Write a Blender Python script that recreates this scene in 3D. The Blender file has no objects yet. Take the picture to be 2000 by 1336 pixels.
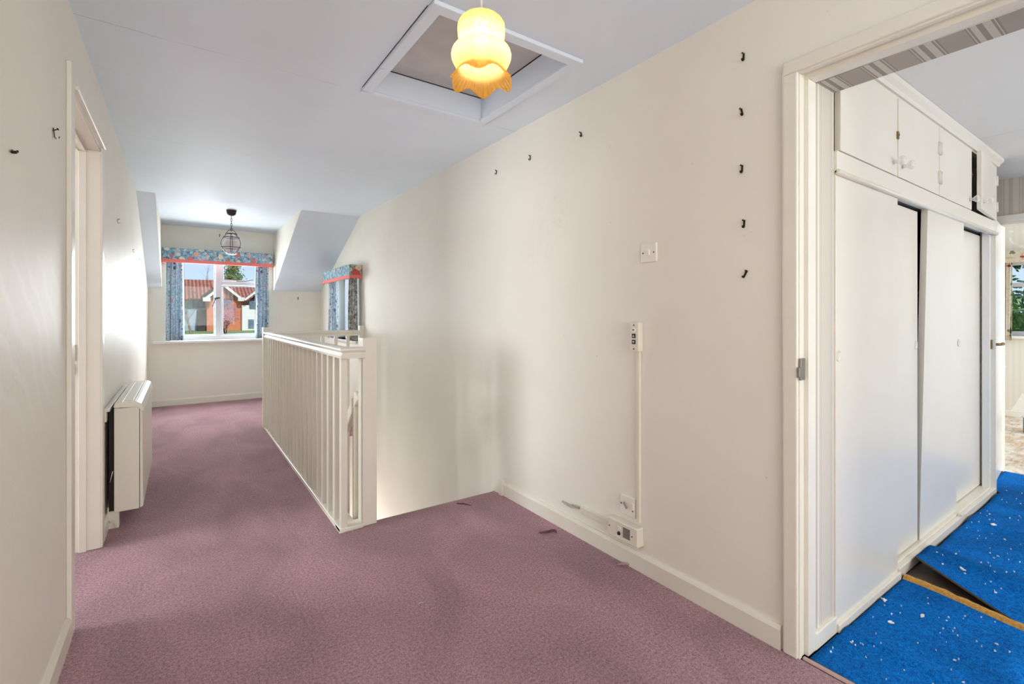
import bpy, bmesh, math, random
from mathutils import Vector, Matrix, noise
random.seed(7)
C = bpy.context.scene.collection
PI = math.pi
sin, cos = math.sin, math.cos

# ------------------------------------------------------------------ camera numbers
FPX, HV, TH, CAMH = 934.53, 614.4, 0.605913, 1.18
ST, CT = sin(TH), cos(TH)

def at(u, v, y):
    """point of the place seen in direction (u, v) at depth y along the landing"""
    a = (u - 1000) / FPX
    b = (HV - v) / FPX
    t = y / (CT - a * ST)
    return Vector(((ST + a * CT) * t, y, CAMH + b * t))

# ------------------------------------------------------------------ mesh builder
class MB:
    def __init__(s):
        s.v = []; s.f = []; s.m = []; s.sm = []
    def add(s, vs, fs, mi=0, smooth=False):
        o = len(s.v)
        s.v += [tuple(p) for p in vs]
        for f in fs:
            s.f.append(tuple(i + o for i in f)); s.m.append(mi); s.sm.append(smooth)
        return s
    def box(s, x0, x1, y0, y1, z0, z1, mi=0, M=None):
        vs = [(x, y, z) for z in (z0, z1) for y in (y0, y1) for x in (x0, x1)]
        if M is not None: vs = [M @ Vector(p) for p in vs]
        return s.add(vs, [(0, 2, 3, 1), (4, 5, 7, 6), (0, 1, 5, 4), (2, 6, 7, 3), (0, 4, 6, 2), (1, 3, 7, 5)], mi)
    def quad(s, a, b, c, d, mi=0):
        return s.add([a, b, c, d], [(0, 1, 2, 3)], mi)
    def prism(s, poly, axis, a0, a1, mi=0, smooth=False):
        """poly: 2D points; axis 'x': (y,z) / 'y': (x,z) / 'z': (x,y)"""
        def P(p, a):
            return (a, p[0], p[1]) if axis == 'x' else (p[0], a, p[1]) if axis == 'y' else (p[0], p[1], a)
        n = len(poly)
        vs = [P(p, a0) for p in poly] + [P(p, a1) for p in poly]
        fs = [(i, (i + 1) % n, n + (i + 1) % n, n + i) for i in range(n)]
        s.add(vs, fs, mi, smooth)
        s.add(vs[:n], [tuple(range(n))[::-1]], mi)
        s.add(vs[n:], [tuple(range(n))], mi)
        return s
    def lathe(s, prof, cx, cy, seg=24, mi=0, smooth=True, fn=None, M=None):
        vs = []
        for i, (r, z) in enumerate(prof):
            for k in range(seg):
                a = 2 * PI * k / seg
                rr, zz = (fn(i, a, r, z) if fn else (r, z))
                p = Vector((cx + rr * cos(a), cy + rr * sin(a), zz))
                if M is not None: p = M @ p
                vs.append(p)
        fs = []
        for i in range(len(prof) - 1):
            for k in range(seg):
                k2 = (k + 1) % seg
                fs.append((i * seg + k, i * seg + k2, (i + 1) * seg + k2, (i + 1) * seg + k))
        return s.add(vs, fs, mi, smooth)
    def tube(s, pts, r, seg=8, mi=0, cap=True, closed=False):
        pts = [Vector(p) for p in pts]
        rs = r if isinstance(r, (list, tuple)) else [r] * len(pts)
        vs = []; n = len(pts)
        up = None
        for i, p in enumerate(pts):
            if closed: d = pts[(i + 1) % n] - pts[i - 1]
            else: d = pts[min(i + 1, n - 1)] - pts[max(i - 1, 0)]
            d.normalize()
            if up is None:
                up = Vector((0, 0, 1)) if abs(d.z) < .9 else Vector((1, 0, 0))
            x = d.cross(up)
            if x.length < 1e-5: x = d.cross(Vector((0, 1, 0.1)))
            x.normalize(); up = x.cross(d).normalized()
            for k in range(seg):
                a = 2 * PI * k / seg
                vs.append(p + (x * cos(a) + up * sin(a)) * rs[i])
        fs = []
        for i in range(n if closed else n - 1):
            j = (i + 1) % n
            for k in range(seg):
                k2 = (k + 1) % seg
                fs.append((i * seg + k, i * seg + k2, j * seg + k2, j * seg + k))
        if cap and not closed:
            fs.append(tuple(range(seg))[::-1]); fs.append(tuple((n - 1) * seg + k for k in range(seg)))
        return s.add(vs, fs, mi, True)
    def bar(s, p, q, w, h, up=(0, 0, 1), mi=0):
        """rectangular bar p->q, w across, h along up"""
        p, q = Vector(p), Vector(q); d = (q - p).normalized()
        u = Vector(up); x = d.cross(u).normalized(); u = x.cross(d).normalized()
        vs = []
        for c in (p, q):
            for a, b in ((-1, -1), (1, -1), (1, 1), (-1, 1)):
                vs.append(c + x * (a * w / 2) + u * (b * h / 2))
        return s.add(vs, [(0, 1, 2, 3), (7, 6, 5, 4), (0, 4, 5, 1), (1, 5, 6, 2), (2, 6, 7, 3), (3, 7, 4, 0)], mi)
    def ball(s, c, r, seg=16, rings=10, mi=0, sc=(1, 1, 1)):
        c = Vector(c)
        vs = []
        for i in range(rings + 1):
            t = PI * i / rings
            for k in range(seg):
                a = 2 * PI * k / seg
                vs.append(c + Vector((r * sc[0] * sin(t) * cos(a), r * sc[1] * sin(t) * sin(a), r * sc[2] * cos(t))))
        fs = []
        for i in range(rings):
            for k in range(seg):
                k2 = (k + 1) % seg
                fs.append((i * seg + k, (i + 1) * seg + k, (i + 1) * seg + k2, i * seg + k2))
        return s.add(vs, fs, mi, True)

OFF = {}
def obj(name, mb, mat, parent=None, bevel=0, seg=2, loc=None, solid=None):
    off = Vector((0, 0, 0))
    if parent is not None: off = OFF[parent.name]
    elif loc is not None: off = Vector(loc)
    me = bpy.data.meshes.new(name)
    me.from_pydata([tuple(Vector(p) - off) for p in mb.v], [], mb.f)
    mats = mat if isinstance(mat, (list, tuple)) else [mat]
    for m in mats: me.materials.append(m)
    me.polygons.foreach_set('material_index', mb.m)
    me.polygons.foreach_set('use_smooth', mb.sm)
    bm = bmesh.new(); bm.from_mesh(me)
    bmesh.ops.remove_doubles(bm, verts=bm.verts, dist=1e-5)
    bmesh.ops.recalc_face_normals(bm, faces=bm.faces)
    bm.to_mesh(me); bm.free()
    o = bpy.data.objects.new(name, me); C.objects.link(o)
    if parent is not None: o.parent = parent
    elif loc is not None: o.location = loc
    OFF[o.name] = off
    if solid:
        md = o.modifiers.new('solid', 'SOLIDIFY'); md.thickness = solid[0]; md.offset = solid[1]
        if len(solid) > 2: md.material_offset_rim = solid[2]; md.material_offset = solid[2]
    if bevel:
        md = o.modifiers.new('bevel', 'BEVEL'); md.width = bevel; md.segments = seg
        md.limit_method = 'ANGLE'; md.angle_limit = math.radians(40)
    return o

def tag(o, label=None, cat=None, group=None, kind=None):
    if label: o['label'] = label
    if cat: o['category'] = cat
    if group: o['group'] = group
    if kind: o['kind'] = kind
    return o

def thing(name, loc, label, cat, group=None, kind=None):
    o = bpy.data.objects.new(name, None); C.objects.link(o); o.location = loc
    o.empty_display_size = .05
    OFF[o.name] = Vector(loc)
    return tag(o, label, cat, group, kind)

def struct(name, mb, mat, parent=None, bevel=0, label=None, cat=None):
    o = obj(name, mb, mat, parent, bevel)
    if parent is None:
        o['kind'] = 'structure'
        o['label'] = label or name.replace('_', ' ')
        o['category'] = cat or name.split('_')[0]
    return o

def wallmb(axis, a0, a1, u0, u1, z0, z1, holes=(), mi=0, revmi=None):
    """slab between a0..a1 along axis ('x' or 'y' or 'z'), u/z extents, rectangular holes (u0,u1,z0,z1)"""
    us = sorted({u0, u1} | {h[0] for h in holes} | {h[1] for h in holes})
    zs = sorted({z0, z1} | {h[2] for h in holes} | {h[3] for h in holes})
    us = [u for u in us if u0 <= u <= u1]; zs = [z for z in zs if z0 <= z <= z1]
    def P(a, u, z):
        return (a, u, z) if axis == 'x' else (u, a, z) if axis == 'y' else (u, z, a)
    nu, nz = len(us) - 1, len(zs) - 1
    S = [[True] * nz for _ in range(nu)]
    for i in range(nu):
        for j in range(nz):
            cu, cz = (us[i] + us[i + 1]) / 2, (zs[j] + zs[j + 1]) / 2
            for h in holes:
                if h[0] < cu < h[1] and h[2] < cz < h[3]: S[i][j] = False
    m = MB(); rv = mi if revmi is None else revmi
    for i in range(nu):
        for j in range(nz):
            if not S[i][j]: continue
            A, B, D, E = us[i], us[i + 1], zs[j], zs[j + 1]
            for a in (a0, a1): m.quad(P(a, A, D), P(a, B, D), P(a, B, E), P(a, A, E), mi)
            for di, dj, p, q in ((-1, 0, (A, D), (A, E)), (1, 0, (B, D), (B, E)), (0, -1, (A, D), (B, D)), (0, 1, (A, E), (B, E))):
                ii, jj = i + di, j + dj
                if 0 <= ii < nu and 0 <= jj < nz and S[ii][jj]: continue
                m.quad(P(a0, *p), P(a0, *q), P(a1, *q), P(a1, *p), rv)
    return m

# ------------------------------------------------------------------ materials
def lin(c):
    return tuple(((x / 255) / 12.92 if x <= 10 else (((x / 255) + .055) / 1.055) ** 2.4) for x in c)

class NT:
    def __init__(s, name):
        s.mat = bpy.data.materials.new(name); s.mat.use_nodes = True
        s.t = s.mat.node_tree; s.t.nodes.clear()
        s.out = s.n('ShaderNodeOutputMaterial')
    def n(s, typ, **kw):
        nd = s.t.nodes.new(typ)
        for k, v in kw.items():
            if k.startswith('i_'):
                key = k[2:].replace('_', ' ')
                nd.inputs[key].default_value = v
            else: setattr(nd, k, v)
        return nd
    def l(s, a, b): s.t.links.new(a, b)
    def coord(s, kind='Object', scale=None):
        tc = s.n('ShaderNodeTexCoord')
        if scale is None: return tc.outputs[kind]
        mp = s.n('ShaderNodeMapping'); mp.inputs['Scale'].default_value = scale
        s.l(tc.outputs[kind], mp.inputs['Vector']); return mp.outputs['Vector']
    def noise(s, vec, scale, detail=2, rough=.5, dist=0):
        nd = s.n('ShaderNodeTexNoise'); nd.inputs['Scale'].default_value = scale
        nd.inputs['Detail'].default_value = detail; nd.inputs['Roughness'].default_value = rough
        nd.inputs['Distortion'].default_value = dist
        s.l(vec, nd.inputs['Vector']); return nd.outputs['Fac']
    def ramp(s, fac, stops, interp='LINEAR'):
        r = s.n('ShaderNodeValToRGB'); r.color_ramp.interpolation = interp
        e = r.color_ramp.elements
        while len(e) < len(stops): e.new(.5)
        for k, (p, c) in enumerate(stops):
            e[k].position = p; e[k].color = (*c, 1) if len(c) == 3 else c
        s.l(fac, r.inputs['Fac']); return r.outputs['Color']
    def mix(s, fac, a, b, mode='MIX'):
        m = s.n('ShaderNodeMix', data_type='RGBA', blend_type=mode)
        for sock, val in ((m.inputs[0], fac), (m.inputs[6], a), (m.inputs[7], b)):
            if hasattr(val, 'is_linked'): s.l(val, sock)
            else: sock.default_value = (*val, 1) if isinstance(val, tuple) and len(val) == 3 else val
        return m.outputs[2]
    def math(s, op, a, b=0.0, c=0.0):
        m = s.n('ShaderNodeMath', operation=op)
        for i, v in enumerate((a, b, c)):
            if hasattr(v, 'is_linked'): s.l(v, m.inputs[i])
            else: m.inputs[i].default_value = v
        return m.outputs[0]
    def pbsdf(s, col, rough=.5, metal=0, spec=.5, **kw):
        p = s.n('ShaderNodeBsdfPrincipled')
        for nm, v in (('Base Color', col), ('Roughness', rough), ('Metallic', metal), ('Specular IOR Level', spec), *kw.items()):
            nm = nm.replace('_', ' ')
            if hasattr(v, 'is_linked'): s.l(v, p.inputs[nm])
            else: p.inputs[nm].default_value = (*v, 1) if isinstance(v, tuple) and len(v) == 3 else v
        return p
    def bump(s, p, h, strength=.3, dist=.01):
        b = s.n('ShaderNodeBump'); b.inputs['Strength'].default_value = strength; b.inputs['Distance'].default_value = dist
        s.l(h, b.inputs['Height']); s.l(b.outputs['Normal'], p.inputs['Normal']); return b
    def done(s, sh): s.l(sh, s.out.inputs['Surface']); return s.mat

def simple(name, rgb, rough=.5, metal=0, spec=.5, var=.0, vscale=8, bump=0, bscale=60, bdist=.004, **kw):
    t = NT(name); c = lin(rgb); vec = t.coord()
    col = c
    if var:
        f = t.noise(vec, vscale, 4)
        col = t.ramp(f, [(.3, tuple(x * (1 - var) for x in c)), (.7, tuple(min(1, x * (1 + var)) for x in c))])
    p = t.pbsdf(col, rough, metal, spec, **kw)
    if bump: t.bump(p, t.noise(vec, bscale, 3), bump, bdist)
    return t.done(p.outputs[0])

def paint_wall(name, rgb, rough=.42, spec=.35, wipe_sheen=False, seam=None):
    t = NT(name); c = lin(rgb); vec = t.coord()
    f = t.noise(vec, 1.6, 3)
    col = t.ramp(f, [(.3, tuple(x * .965 for x in c)), (.7, tuple(min(1, x * 1.02) for x in c))])
    # sparse scuffs and specks
    sp = t.noise(vec, 26, 2, .5)
    spm = t.ramp(sp, [(.765, (0, 0, 0)), (.80, (1, 1, 1))])
    col = t.mix(t.math('MULTIPLY', spm, .35), col, tuple(x * .45 for x in c))
    w = t.noise(t.coord(scale=(3, 3, 1.2)), 2.2, 6, .6, 1.5)
    ln = t.math('ABSOLUTE', t.math('SUBTRACT', w, .5))
    lm = t.ramp(ln, [(0, (1, 1, 1)), (.0025, (0, 0, 0))])
    gate = t.ramp(t.noise(vec, 1.1, 1), [(.58, (0, 0, 0)), (.66, (1, 1, 1))])
    col = t.mix(t.math('MULTIPLY', t.math('MULTIPLY', lm, gate), .28), col, tuple(x * .5 for x in c))
    if seam:
        # hairline cracks along the board joints
        sep0 = t.n('ShaderNodeSeparateXYZ'); t.l(vec, sep0.inputs[0])
        for ax, pos, wd0, st0 in seam:
            cc = sep0.outputs['XYZ'.index(ax)]
            wob = t.math('MULTIPLY', t.math('SUBTRACT', t.noise(vec, 3.0, 3), .5), .05)
            dd = t.math('ABSOLUTE', t.math('SUBTRACT', t.math('ADD', cc, wob), pos))
            lm0 = t.math('LESS_THAN', dd, wd0)
            gt0 = t.ramp(t.noise(vec, 2.3, 2), [(.38, (0, 0, 0)), (.5, (1, 1, 1))])
            col = t.mix(t.math('MULTIPLY', t.math('MULTIPLY', lm0, gt0), st0), col, tuple(x * .4 for x in c))
    rg = rough
    if wipe_sheen:
        # cleaning swirls, with the window reflection on the gloss painted in as paler colour
        wv = t.n('ShaderNodeTexWave', wave_type='RINGS', rings_direction='SPHERICAL'); wv.inputs['Scale'].default_value = 3.2
        wv.inputs['Distortion'].default_value = 7; wv.inputs['Detail'].default_value = 3; wv.inputs['Detail Scale'].default_value = 1.1
        t.l(t.coord(scale=(1, .9, 1.2)), wv.inputs['Vector'])
        sw = t.ramp(wv.outputs['Fac'], [(.62, (0, 0, 0)), (1, (1, 1, 1))])
        sep = t.n('ShaderNodeSeparateXYZ'); t.l(t.coord(), sep.inputs[0])
        zone = t.math('MULTIPLY', t.ramp(sep.outputs[2], [(.95, (0, 0, 0)), (1, (1, 1, 1))]), 1.0)
        mr = t.n('ShaderNodeMapRange'); mr.inputs['From Min'].default_value = .75; mr.inputs['From Max'].default_value = 1.0
        t.l(sep.outputs[2], mr.inputs['Value'])
        mr2 = t.n('ShaderNodeMapRange'); mr2.inputs['From Min'].default_value = 1.42; mr2.inputs['From Max'].default_value = 1.28
        t.l(sep.outputs[2], mr2.inputs['Value'])
        mr3 = t.n('ShaderNodeMapRange'); mr3.inputs['From Min'].default_value = 2.35; mr3.inputs['From Max'].default_value = 2.15
        t.l(sep.outputs[1], mr3.inputs['Value'])
        z = t.math('MULTIPLY', t.math('MULTIPLY', mr.outputs[0], mr2.outputs[0]), mr3.outputs[0])
        sw = t.math('MULTIPLY', sw, z)
        col = t.mix(t.math('MULTIPLY', sw, .30), col, (.93, .92, .89))
    p = t.pbsdf(col, rg, 0, spec)
    h = t.math('ADD', t.math('MULTIPLY', t.noise(vec, 2.4, 2), 1.0), t.math('MULTIPLY', t.noise(vec, 110, 2), .02))
    t.bump(p, h, .35, .012)
    return t.done(p.outputs[0])

def stripes(name, axis, base, dark, light, period=.19):
    """striped wallpaper: bands repeat along one axis"""
    t = NT(name); sep = t.n('ShaderNodeSeparateXYZ'); t.l(t.coord(), sep.inputs[0])
    f = t.math('FRACT', t.math('DIVIDE', sep.outputs['XYZ'.index(axis)], period))
    b, d, l = lin(base), lin(dark), lin(light)
    col = t.ramp(f, [(0, b), (.42, d), (.46, l), (.48, d), (.52, l), (.54, l), (.66, d), (.76, l), (.86, d), (.90, l), (.92, d), (.95, b)], 'CONSTANT')
    p = t.pbsdf(col, .6, 0, .3)
    t.bump(p, t.noise(t.coord(), 150, 2), .15, .002)
    return t.done(p.outputs[0])

def carpet(name, dark, light, scale=230, bump=1.0, dist=.009, patch=.10, sheen=.2):
    t = NT(name); vec = t.coord()
    f = t.noise(vec, scale, 3, .7)
    g = t.noise(vec, scale * .35, 2, .6)
    d, l = lin(dark), lin(light)
    col = t.ramp(t.math('ADD', t.math('MULTIPLY', f, .65), t.math('MULTIPLY', g, .35)), [(.38, d), (.60, l)])
    w = t.noise(t.coord(scale=(1, .55, 1)), 2.6, 4, .55, .6)
    wm = t.ramp(w, [(.35, (1 - patch * 2,) * 3), (.65, (1 + patch,) * 3)])
    col = t.mix(1.0, col, wm, 'MULTIPLY')
    sp = t.ramp(t.noise(vec, 16, 1), [(.80, (0, 0, 0)), (.83, (1, 1, 1))])
    col = t.mix(t.math('MULTIPLY', sp, .55), col, tuple(x * .3 for x in d))
    p = t.pbsdf(col, .95, 0, .1)
    p.inputs['Sheen Weight'].default_value = sheen
    p.inputs['Sheen Roughness'].default_value = .5
    t.bump(p, t.math('ADD', f, t.math('MULTIPLY', t.noise(vec, 40, 3), .8)), bump, dist)
    return t.done(p.outputs[0])

def floral(name, base1, base2, flowers, scale=9, size=.36, trans=.35):
    t = NT(name); vec = t.coord()
    n = t.noise(vec, scale * 3.2, 4, .65)
    col = t.ramp(n, [(.33, lin(base1)), (.5, lin(base2)), (.66, lin((222, 226, 228)))])
    for k, (sc, r) in enumerate(((scale, size), (scale * 1.7, size * .8))):
        vo = t.n('ShaderNodeTexVoronoi'); vo.inputs['Scale'].default_value = sc
        dn = t.n('ShaderNodeTexNoise'); dn.inputs['Scale'].default_value = sc * 4
        t.l(vec, dn.inputs['Vector'])
        mx = t.mix(.035, vec, dn.outputs['Color']); t.l(mx, vo.inputs['Vector'])
        sp = t.n('ShaderNodeSeparateColor'); t.l(vo.outputs['Color'], sp.inputs[0])
        pick = t.ramp(sp.outputs[0], [(i / len(flowers), lin(c)) for i, c in enumerate(flowers)], 'CONSTANT')
        petal = t.ramp(t.math('MULTIPLY', vo.outputs['Distance'], 1.0), [(0, (.55, .55, .55)), (r * .45, (1.05, 1.05, 1.05)), (r, (.7, .7, .7))])
        pick = t.mix(1.0, pick, petal, 'MULTIPLY')
        m = t.ramp(vo.outputs['Distance'], [(r * .9, (1, 1, 1)), (r, (0, 0, 0))])
        m = t.math('MULTIPLY', m, t.ramp(sp.outputs[1], [(.35, (0, 0, 0)), (.36, (1, 1, 1))]))
        col = t.mix(m, col, pick)
    p = t.pbsdf(col, .8, 0, .15)
    if trans:
        tr = t.n('ShaderNodeBsdfTranslucent'); t.l(col, tr.inputs['Color'])
        ms = t.n('ShaderNodeMixShader'); ms.inputs[0].default_value = trans
        t.l(p.outputs[0], ms.inputs[1]); t.l(tr.outputs[0], ms.inputs[2])
        return t.done(ms.outputs[0])
    return t.done(p.outputs[0])

def glass_pane(name, tint=(.97, .985, .98), refl=.010):
    t = NT(name)
    a = t.n('ShaderNodeBsdfTransparent'); a.inputs['Color'].default_value = (*tint, 1)
    g = t.n('ShaderNodeBsdfGlossy'); g.inputs['Roughness'].default_value = .02
    ms = t.n('ShaderNodeMixShader'); ms.inputs[0].default_value = refl
    t.l(a.outputs[0], ms.inputs[1]); t.l(g.outputs[0], ms.inputs[2])
    return t.done(ms.outputs[0])

M = {}
M['wall'] = paint_wall('cream_wall_paint', (236, 232, 221), rough=.58, spec=.22)
M['wall_wipe_sheen'] = paint_wall('cream_wall_paint_wipe_sheen', (236, 232, 221), rough=.5, spec=.16, wipe_sheen=True)
M['ceil'] = paint_wall('pale_ceiling_paint', (222, 232, 242), rough=.6, spec=.2, seam=[('Y', 2.485, .0022, .5), ('Y', 3.95, .0016, .25)])
M['ceil_bed'] = paint_wall('pale_bedroom_ceiling_paint', (238, 235, 228), rough=.6, spec=.2, seam=[('X', 3.82, .002, .4)])
M['gloss'] = simple('cream_gloss_paint', (230, 226, 213), .28, var=.03, vscale=5, bump=.12, bscale=18, bdist=.003)
M['gloss_white'] = simple('white_gloss_paint', (236, 235, 230), .22, var=.02)
M['wardrobe'] = simple('cream_wardrobe_paint', (233, 228, 215), .3, var=.02, vscale=3, bump=.15, bscale=4, bdist=.01)
M['hatchboard'] = simple('grey_hatch_board', (196, 192, 190), .7, var=.06, vscale=9, bump=.2, bscale=90)
M['pink'] = carpet('mauve_carpet', (140, 98, 106), (232, 186, 193), scale=280)
M['blue'] = carpet('bright_blue_carpet', (0, 76, 176), (14, 150, 246), scale=250, patch=.14, sheen=0)
M['blue_edge'] = simple('carpet_backing', (96, 84, 74), .9, var=.2, vscale=60)
M['underlay'] = simple('ochre_underlay', (196, 148, 72), .95, var=.25, vscale=90, bump=.8, bscale=120)
M['bare'] = simple('dark_floor_tile', (92, 78, 68), .45, var=.25, vscale=12)
M['plastic'] = simple('cream_plastic', (226, 220, 204), .35)
M['plastic_white'] = simple('white_plastic', (236, 232, 222), .3)
M['black'] = simple('black_plastic', (22, 22, 24), .4)
M['lcd'] = simple('grey_label', (120, 116, 108), .5, var=.2, vscale=300)
M['bronze'] = simple('dark_bronze', (58, 48, 34), .42, .85)
M['steel'] = simple('worn_steel', (160, 155, 145), .35, .9)
M['brass'] = simple('aged_brass', (150, 124, 82), .38, .9)
M['iron'] = simple('dark_iron', (56, 50, 48), .5, .5)
M['dark'] = simple('dark_recess_shade', (34, 30, 27), .9)  # near-black colour standing for shade in gaps, holes and the wardrobe interior
M['heater'] = simple('cream_enamel', (226, 222, 208), .3)
M['pinkband'] = simple('coral_pelmet_band', (224, 120, 112), .8, var=.06, vscale=30, bump=.2, bscale=200)
M['floral'] = floral('blue_floral_fabric', (70, 116, 136), (140, 178, 198), [(226, 120, 128), (238, 226, 206), (196, 206, 220), (226, 178, 168), (232, 232, 226), (120, 160, 150)], 10, .34, .12)
M['curtain'] = floral('blue_floral_curtain', (128, 160, 184), (184, 202, 214), [(92, 112, 134), (232, 234, 234), (198, 208, 218), (214, 186, 190), (140, 152, 160)], 14, .34, .22)
M['floral_red'] = floral('red_rose_fabric', (70, 66, 52), (150, 140, 124), [(214, 60, 62), (226, 96, 92), (238, 214, 186), (222, 206, 180), (196, 70, 66)], 9, .40, .15)
M['floral_grey'] = floral('grey_rose_curtain', (96, 100, 94), (164, 164, 158), [(196, 66, 66), (150, 156, 160), (214, 150, 146), (190, 190, 186), (110, 112, 104)], 11, .32, .2)
M['floral_light'] = floral('pale_rose_fabric', (214, 196, 168), (240, 232, 218), [(206, 70, 62), (150, 160, 130), (232, 200, 180), (176, 120, 96), (244, 240, 230)], 9, .30, .5)
M['glass'] = glass_pane('window_glass')
M['winframe'] = simple('white_window_paint', (202, 204, 208), .4, var=.03)
M['paper_x'] = stripes('striped_wallpaper_reveal', 'X', (206, 199, 186), (190, 182, 168), (222, 216, 204), .16)
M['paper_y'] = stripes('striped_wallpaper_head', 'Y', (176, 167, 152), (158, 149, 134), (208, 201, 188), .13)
M['paper_end'] = stripes('striped_wallpaper_end', 'Y', (192, 183, 166), (188, 178, 161), (203, 195, 180), .22)

def stripped_paper():
    t = NT('stripped_wallpaper'); vec = t.coord()
    sep = t.n('ShaderNodeSeparateXYZ'); t.l(vec, sep.inputs[0])
    f = t.math('FRACT', t.math('DIVIDE', sep.outputs[1], .05))
    a = t.ramp(f, [(0, lin((226, 223, 216))), (.5, lin((221, 218, 211)))], 'CONSTANT')
    m = t.ramp(t.noise(vec, 3.2, 4, .6, 1.2), [(.55, (0, 0, 0)), (.565, (1, 1, 1))])
    col = t.mix(m, a, lin((240, 239, 236)))
    return t.done(t.pbsdf(col, .7).outputs[0])
M['stripped'] = stripped_paper()

def boards():
    t = NT('paint_spattered_boards'); vec = t.coord()
    sep = t.n('ShaderNodeSeparateXYZ'); t.l(vec, sep.inputs[0])
    f = t.math('FRACT', t.math('DIVIDE', sep.outputs[0], .11))
    g = t.noise(t.coord(scale=(1, 9, 1)), 5, 5, .6)
    col = t.ramp(g, [(.35, lin((176, 142, 108))), (.6, lin((214, 196, 172)))])
    w = t.ramp(t.noise(t.coord(scale=(1.4, 3, 1)), 3.0, 4, .6), [(.42, (0, 0, 0)), (.58, (1, 1, 1))])
    col = t.mix(w, col, lin((226, 222, 216)))
    gap = t.ramp(f, [(0, (.25, .25, .25)), (.05, (1, 1, 1))])
    col = t.mix(1.0, col, gap, 'MULTIPLY')
    return t.done(t.pbsdf(col, .55).outputs[0])
M['boards'] = boards()

def shade_glass():
    t = NT('amber_pressed_glass'); vec = t.coord()
    sep = t.n('ShaderNodeSeparateXYZ'); t.l(vec, sep.inputs[0])
    ang = t.math('ARCTAN2', sep.outputs[1], sep.outputs[0])
    rib = t.math('SINE', t.math('MULTIPLY', ang, 36))
    vo = t.n('ShaderNodeTexVoronoi'); vo.inputs['Scale'].default_value = 70; t.l(vec, vo.inputs['Vector'])
    zr = t.ramp(sep.outputs[2], [(0.0, lin((255, 220, 142))), (.03, lin((255, 234, 182))), (.065, lin((255, 246, 222))), (.13, lin((255, 242, 206))), (.185, lin((255, 230, 156)))])
    col = zr
    tr = t.n('ShaderNodeBsdfTranslucent'); t.l(col, tr.inputs['Color'])
    tp = t.n('ShaderNodeBsdfTransparent'); t.l(col, tp.inputs['Color'])
    df = t.n('ShaderNodeBsdfPrincipled'); t.l(col, df.inputs['Base Color']); df.inputs['Roughness'].default_value = .12
    m1 = t.n('ShaderNodeMixShader'); m1.inputs[0].default_value = .46
    t.l(tr.outputs[0], m1.inputs[1]); t.l(tp.outputs[0], m1.inputs[2])
    m2 = t.n('ShaderNodeMixShader'); m2.inputs[0].default_value = .18
    t.l(m1.outputs[0], m2.inputs[1]); t.l(df.outputs[0], m2.inputs[2])
    top = t.math('GREATER_THAN', sep.outputs[2], .115)
    h = t.math('ADD', t.math('MULTIPLY', rib, .5), t.math('MULTIPLY', t.math('MULTIPLY', vo.outputs['Distance'], top), 3))
    b = t.n('ShaderNodeBump'); b.inputs['Strength'].default_value = .9; b.inputs['Distance'].default_value = .004
    t.l(h, b.inputs['Height'])
    for nd in (tr, df): t.l(b.outputs['Normal'], nd.inputs['Normal'])
    return t.done(m2.outputs[0])
M['shade'] = shade_glass()

def emit(name, rgb, strength):
    t = NT(name); e = t.n('ShaderNodeEmission'); e.inputs['Color'].default_value = (*rgb, 1); e.inputs['Strength'].default_value = strength
    return t.done(e.outputs[0])
def bulb_glass():
    t = NT('lit_bulb'); e = t.n('ShaderNodeEmission'); e.inputs['Color'].default_value = (1, .9, .72, 1); e.inputs['Strength'].default_value = 3.6
    tp = t.n('ShaderNodeBsdfTransparent'); ms = t.n('ShaderNodeMixShader'); ms.inputs[0].default_value = .5
    t.l(tp.outputs[0], ms.inputs[1]); t.l(e.outputs[0], ms.inputs[2]); return t.done(ms.outputs[0])
M['bulb'] = bulb_glass()

def clear_glass(name, tint, transp=.6, rough=.05):
    t = NT(name)
    a = t.n('ShaderNodeBsdfTransparent'); a.inputs['Color'].default_value = (*tint, 1)
    p = t.pbsdf(tuple(tint), rough, 0, .8)
    fr = t.n('ShaderNodeLayerWeight'); fr.inputs['Blend'].default_value = .35
    mx = t.n('ShaderNodeMixShader')
    f = t.math('ADD', t.math('MULTIPLY', fr.outputs['Facing'], .7), 1 - transp - .2)
    t.l(f, mx.inputs[0]); t.l(a.outputs[0], mx.inputs[1]); t.l(p.outputs[0], mx.inputs[2])
    t.bump(p, t.noise(t.coord(), 60, 2), .5, .01)
    return t.done(mx.outputs[0])
M['knob'] = clear_glass('clear_knob_glass', (.95, .94, .92), .55)
M['lantern_glass'] = clear_glass('mauve_lantern_glass', (.97, .95, .965), .82)

# ------------------------------------------------------------------ dimensions (metres)
XL, XR, XRo = -.34, 1.745, 1.995          # landing walls; outer face of the thick right wall
YF = 7.62                                   # far wall
ZC = 2.34                                   # landing ceiling
YB = -2.4                                   # wall behind the camera
ZBED = 2.20
KNEE, YSL = 1.52, 5.68                      # sloping ceiling: knee height, where it starts
XE, XW = 5.10, 7.87                         # bedroom end wall, far room window wall

# ------------------------------------------------------------------ shell: landing
m = MB()
m.box(XL - .1, .80, YB, YF, -.2, 0)
m.box(.80, XRo, YB, 2.70, -.2, 0)
m.box(.80, XRo, 5.50, YF, -.2, 0)
fl = struct('floor', m, M['pink'], label='worn mauve carpet covering the landing floor', cat='floor')

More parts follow.
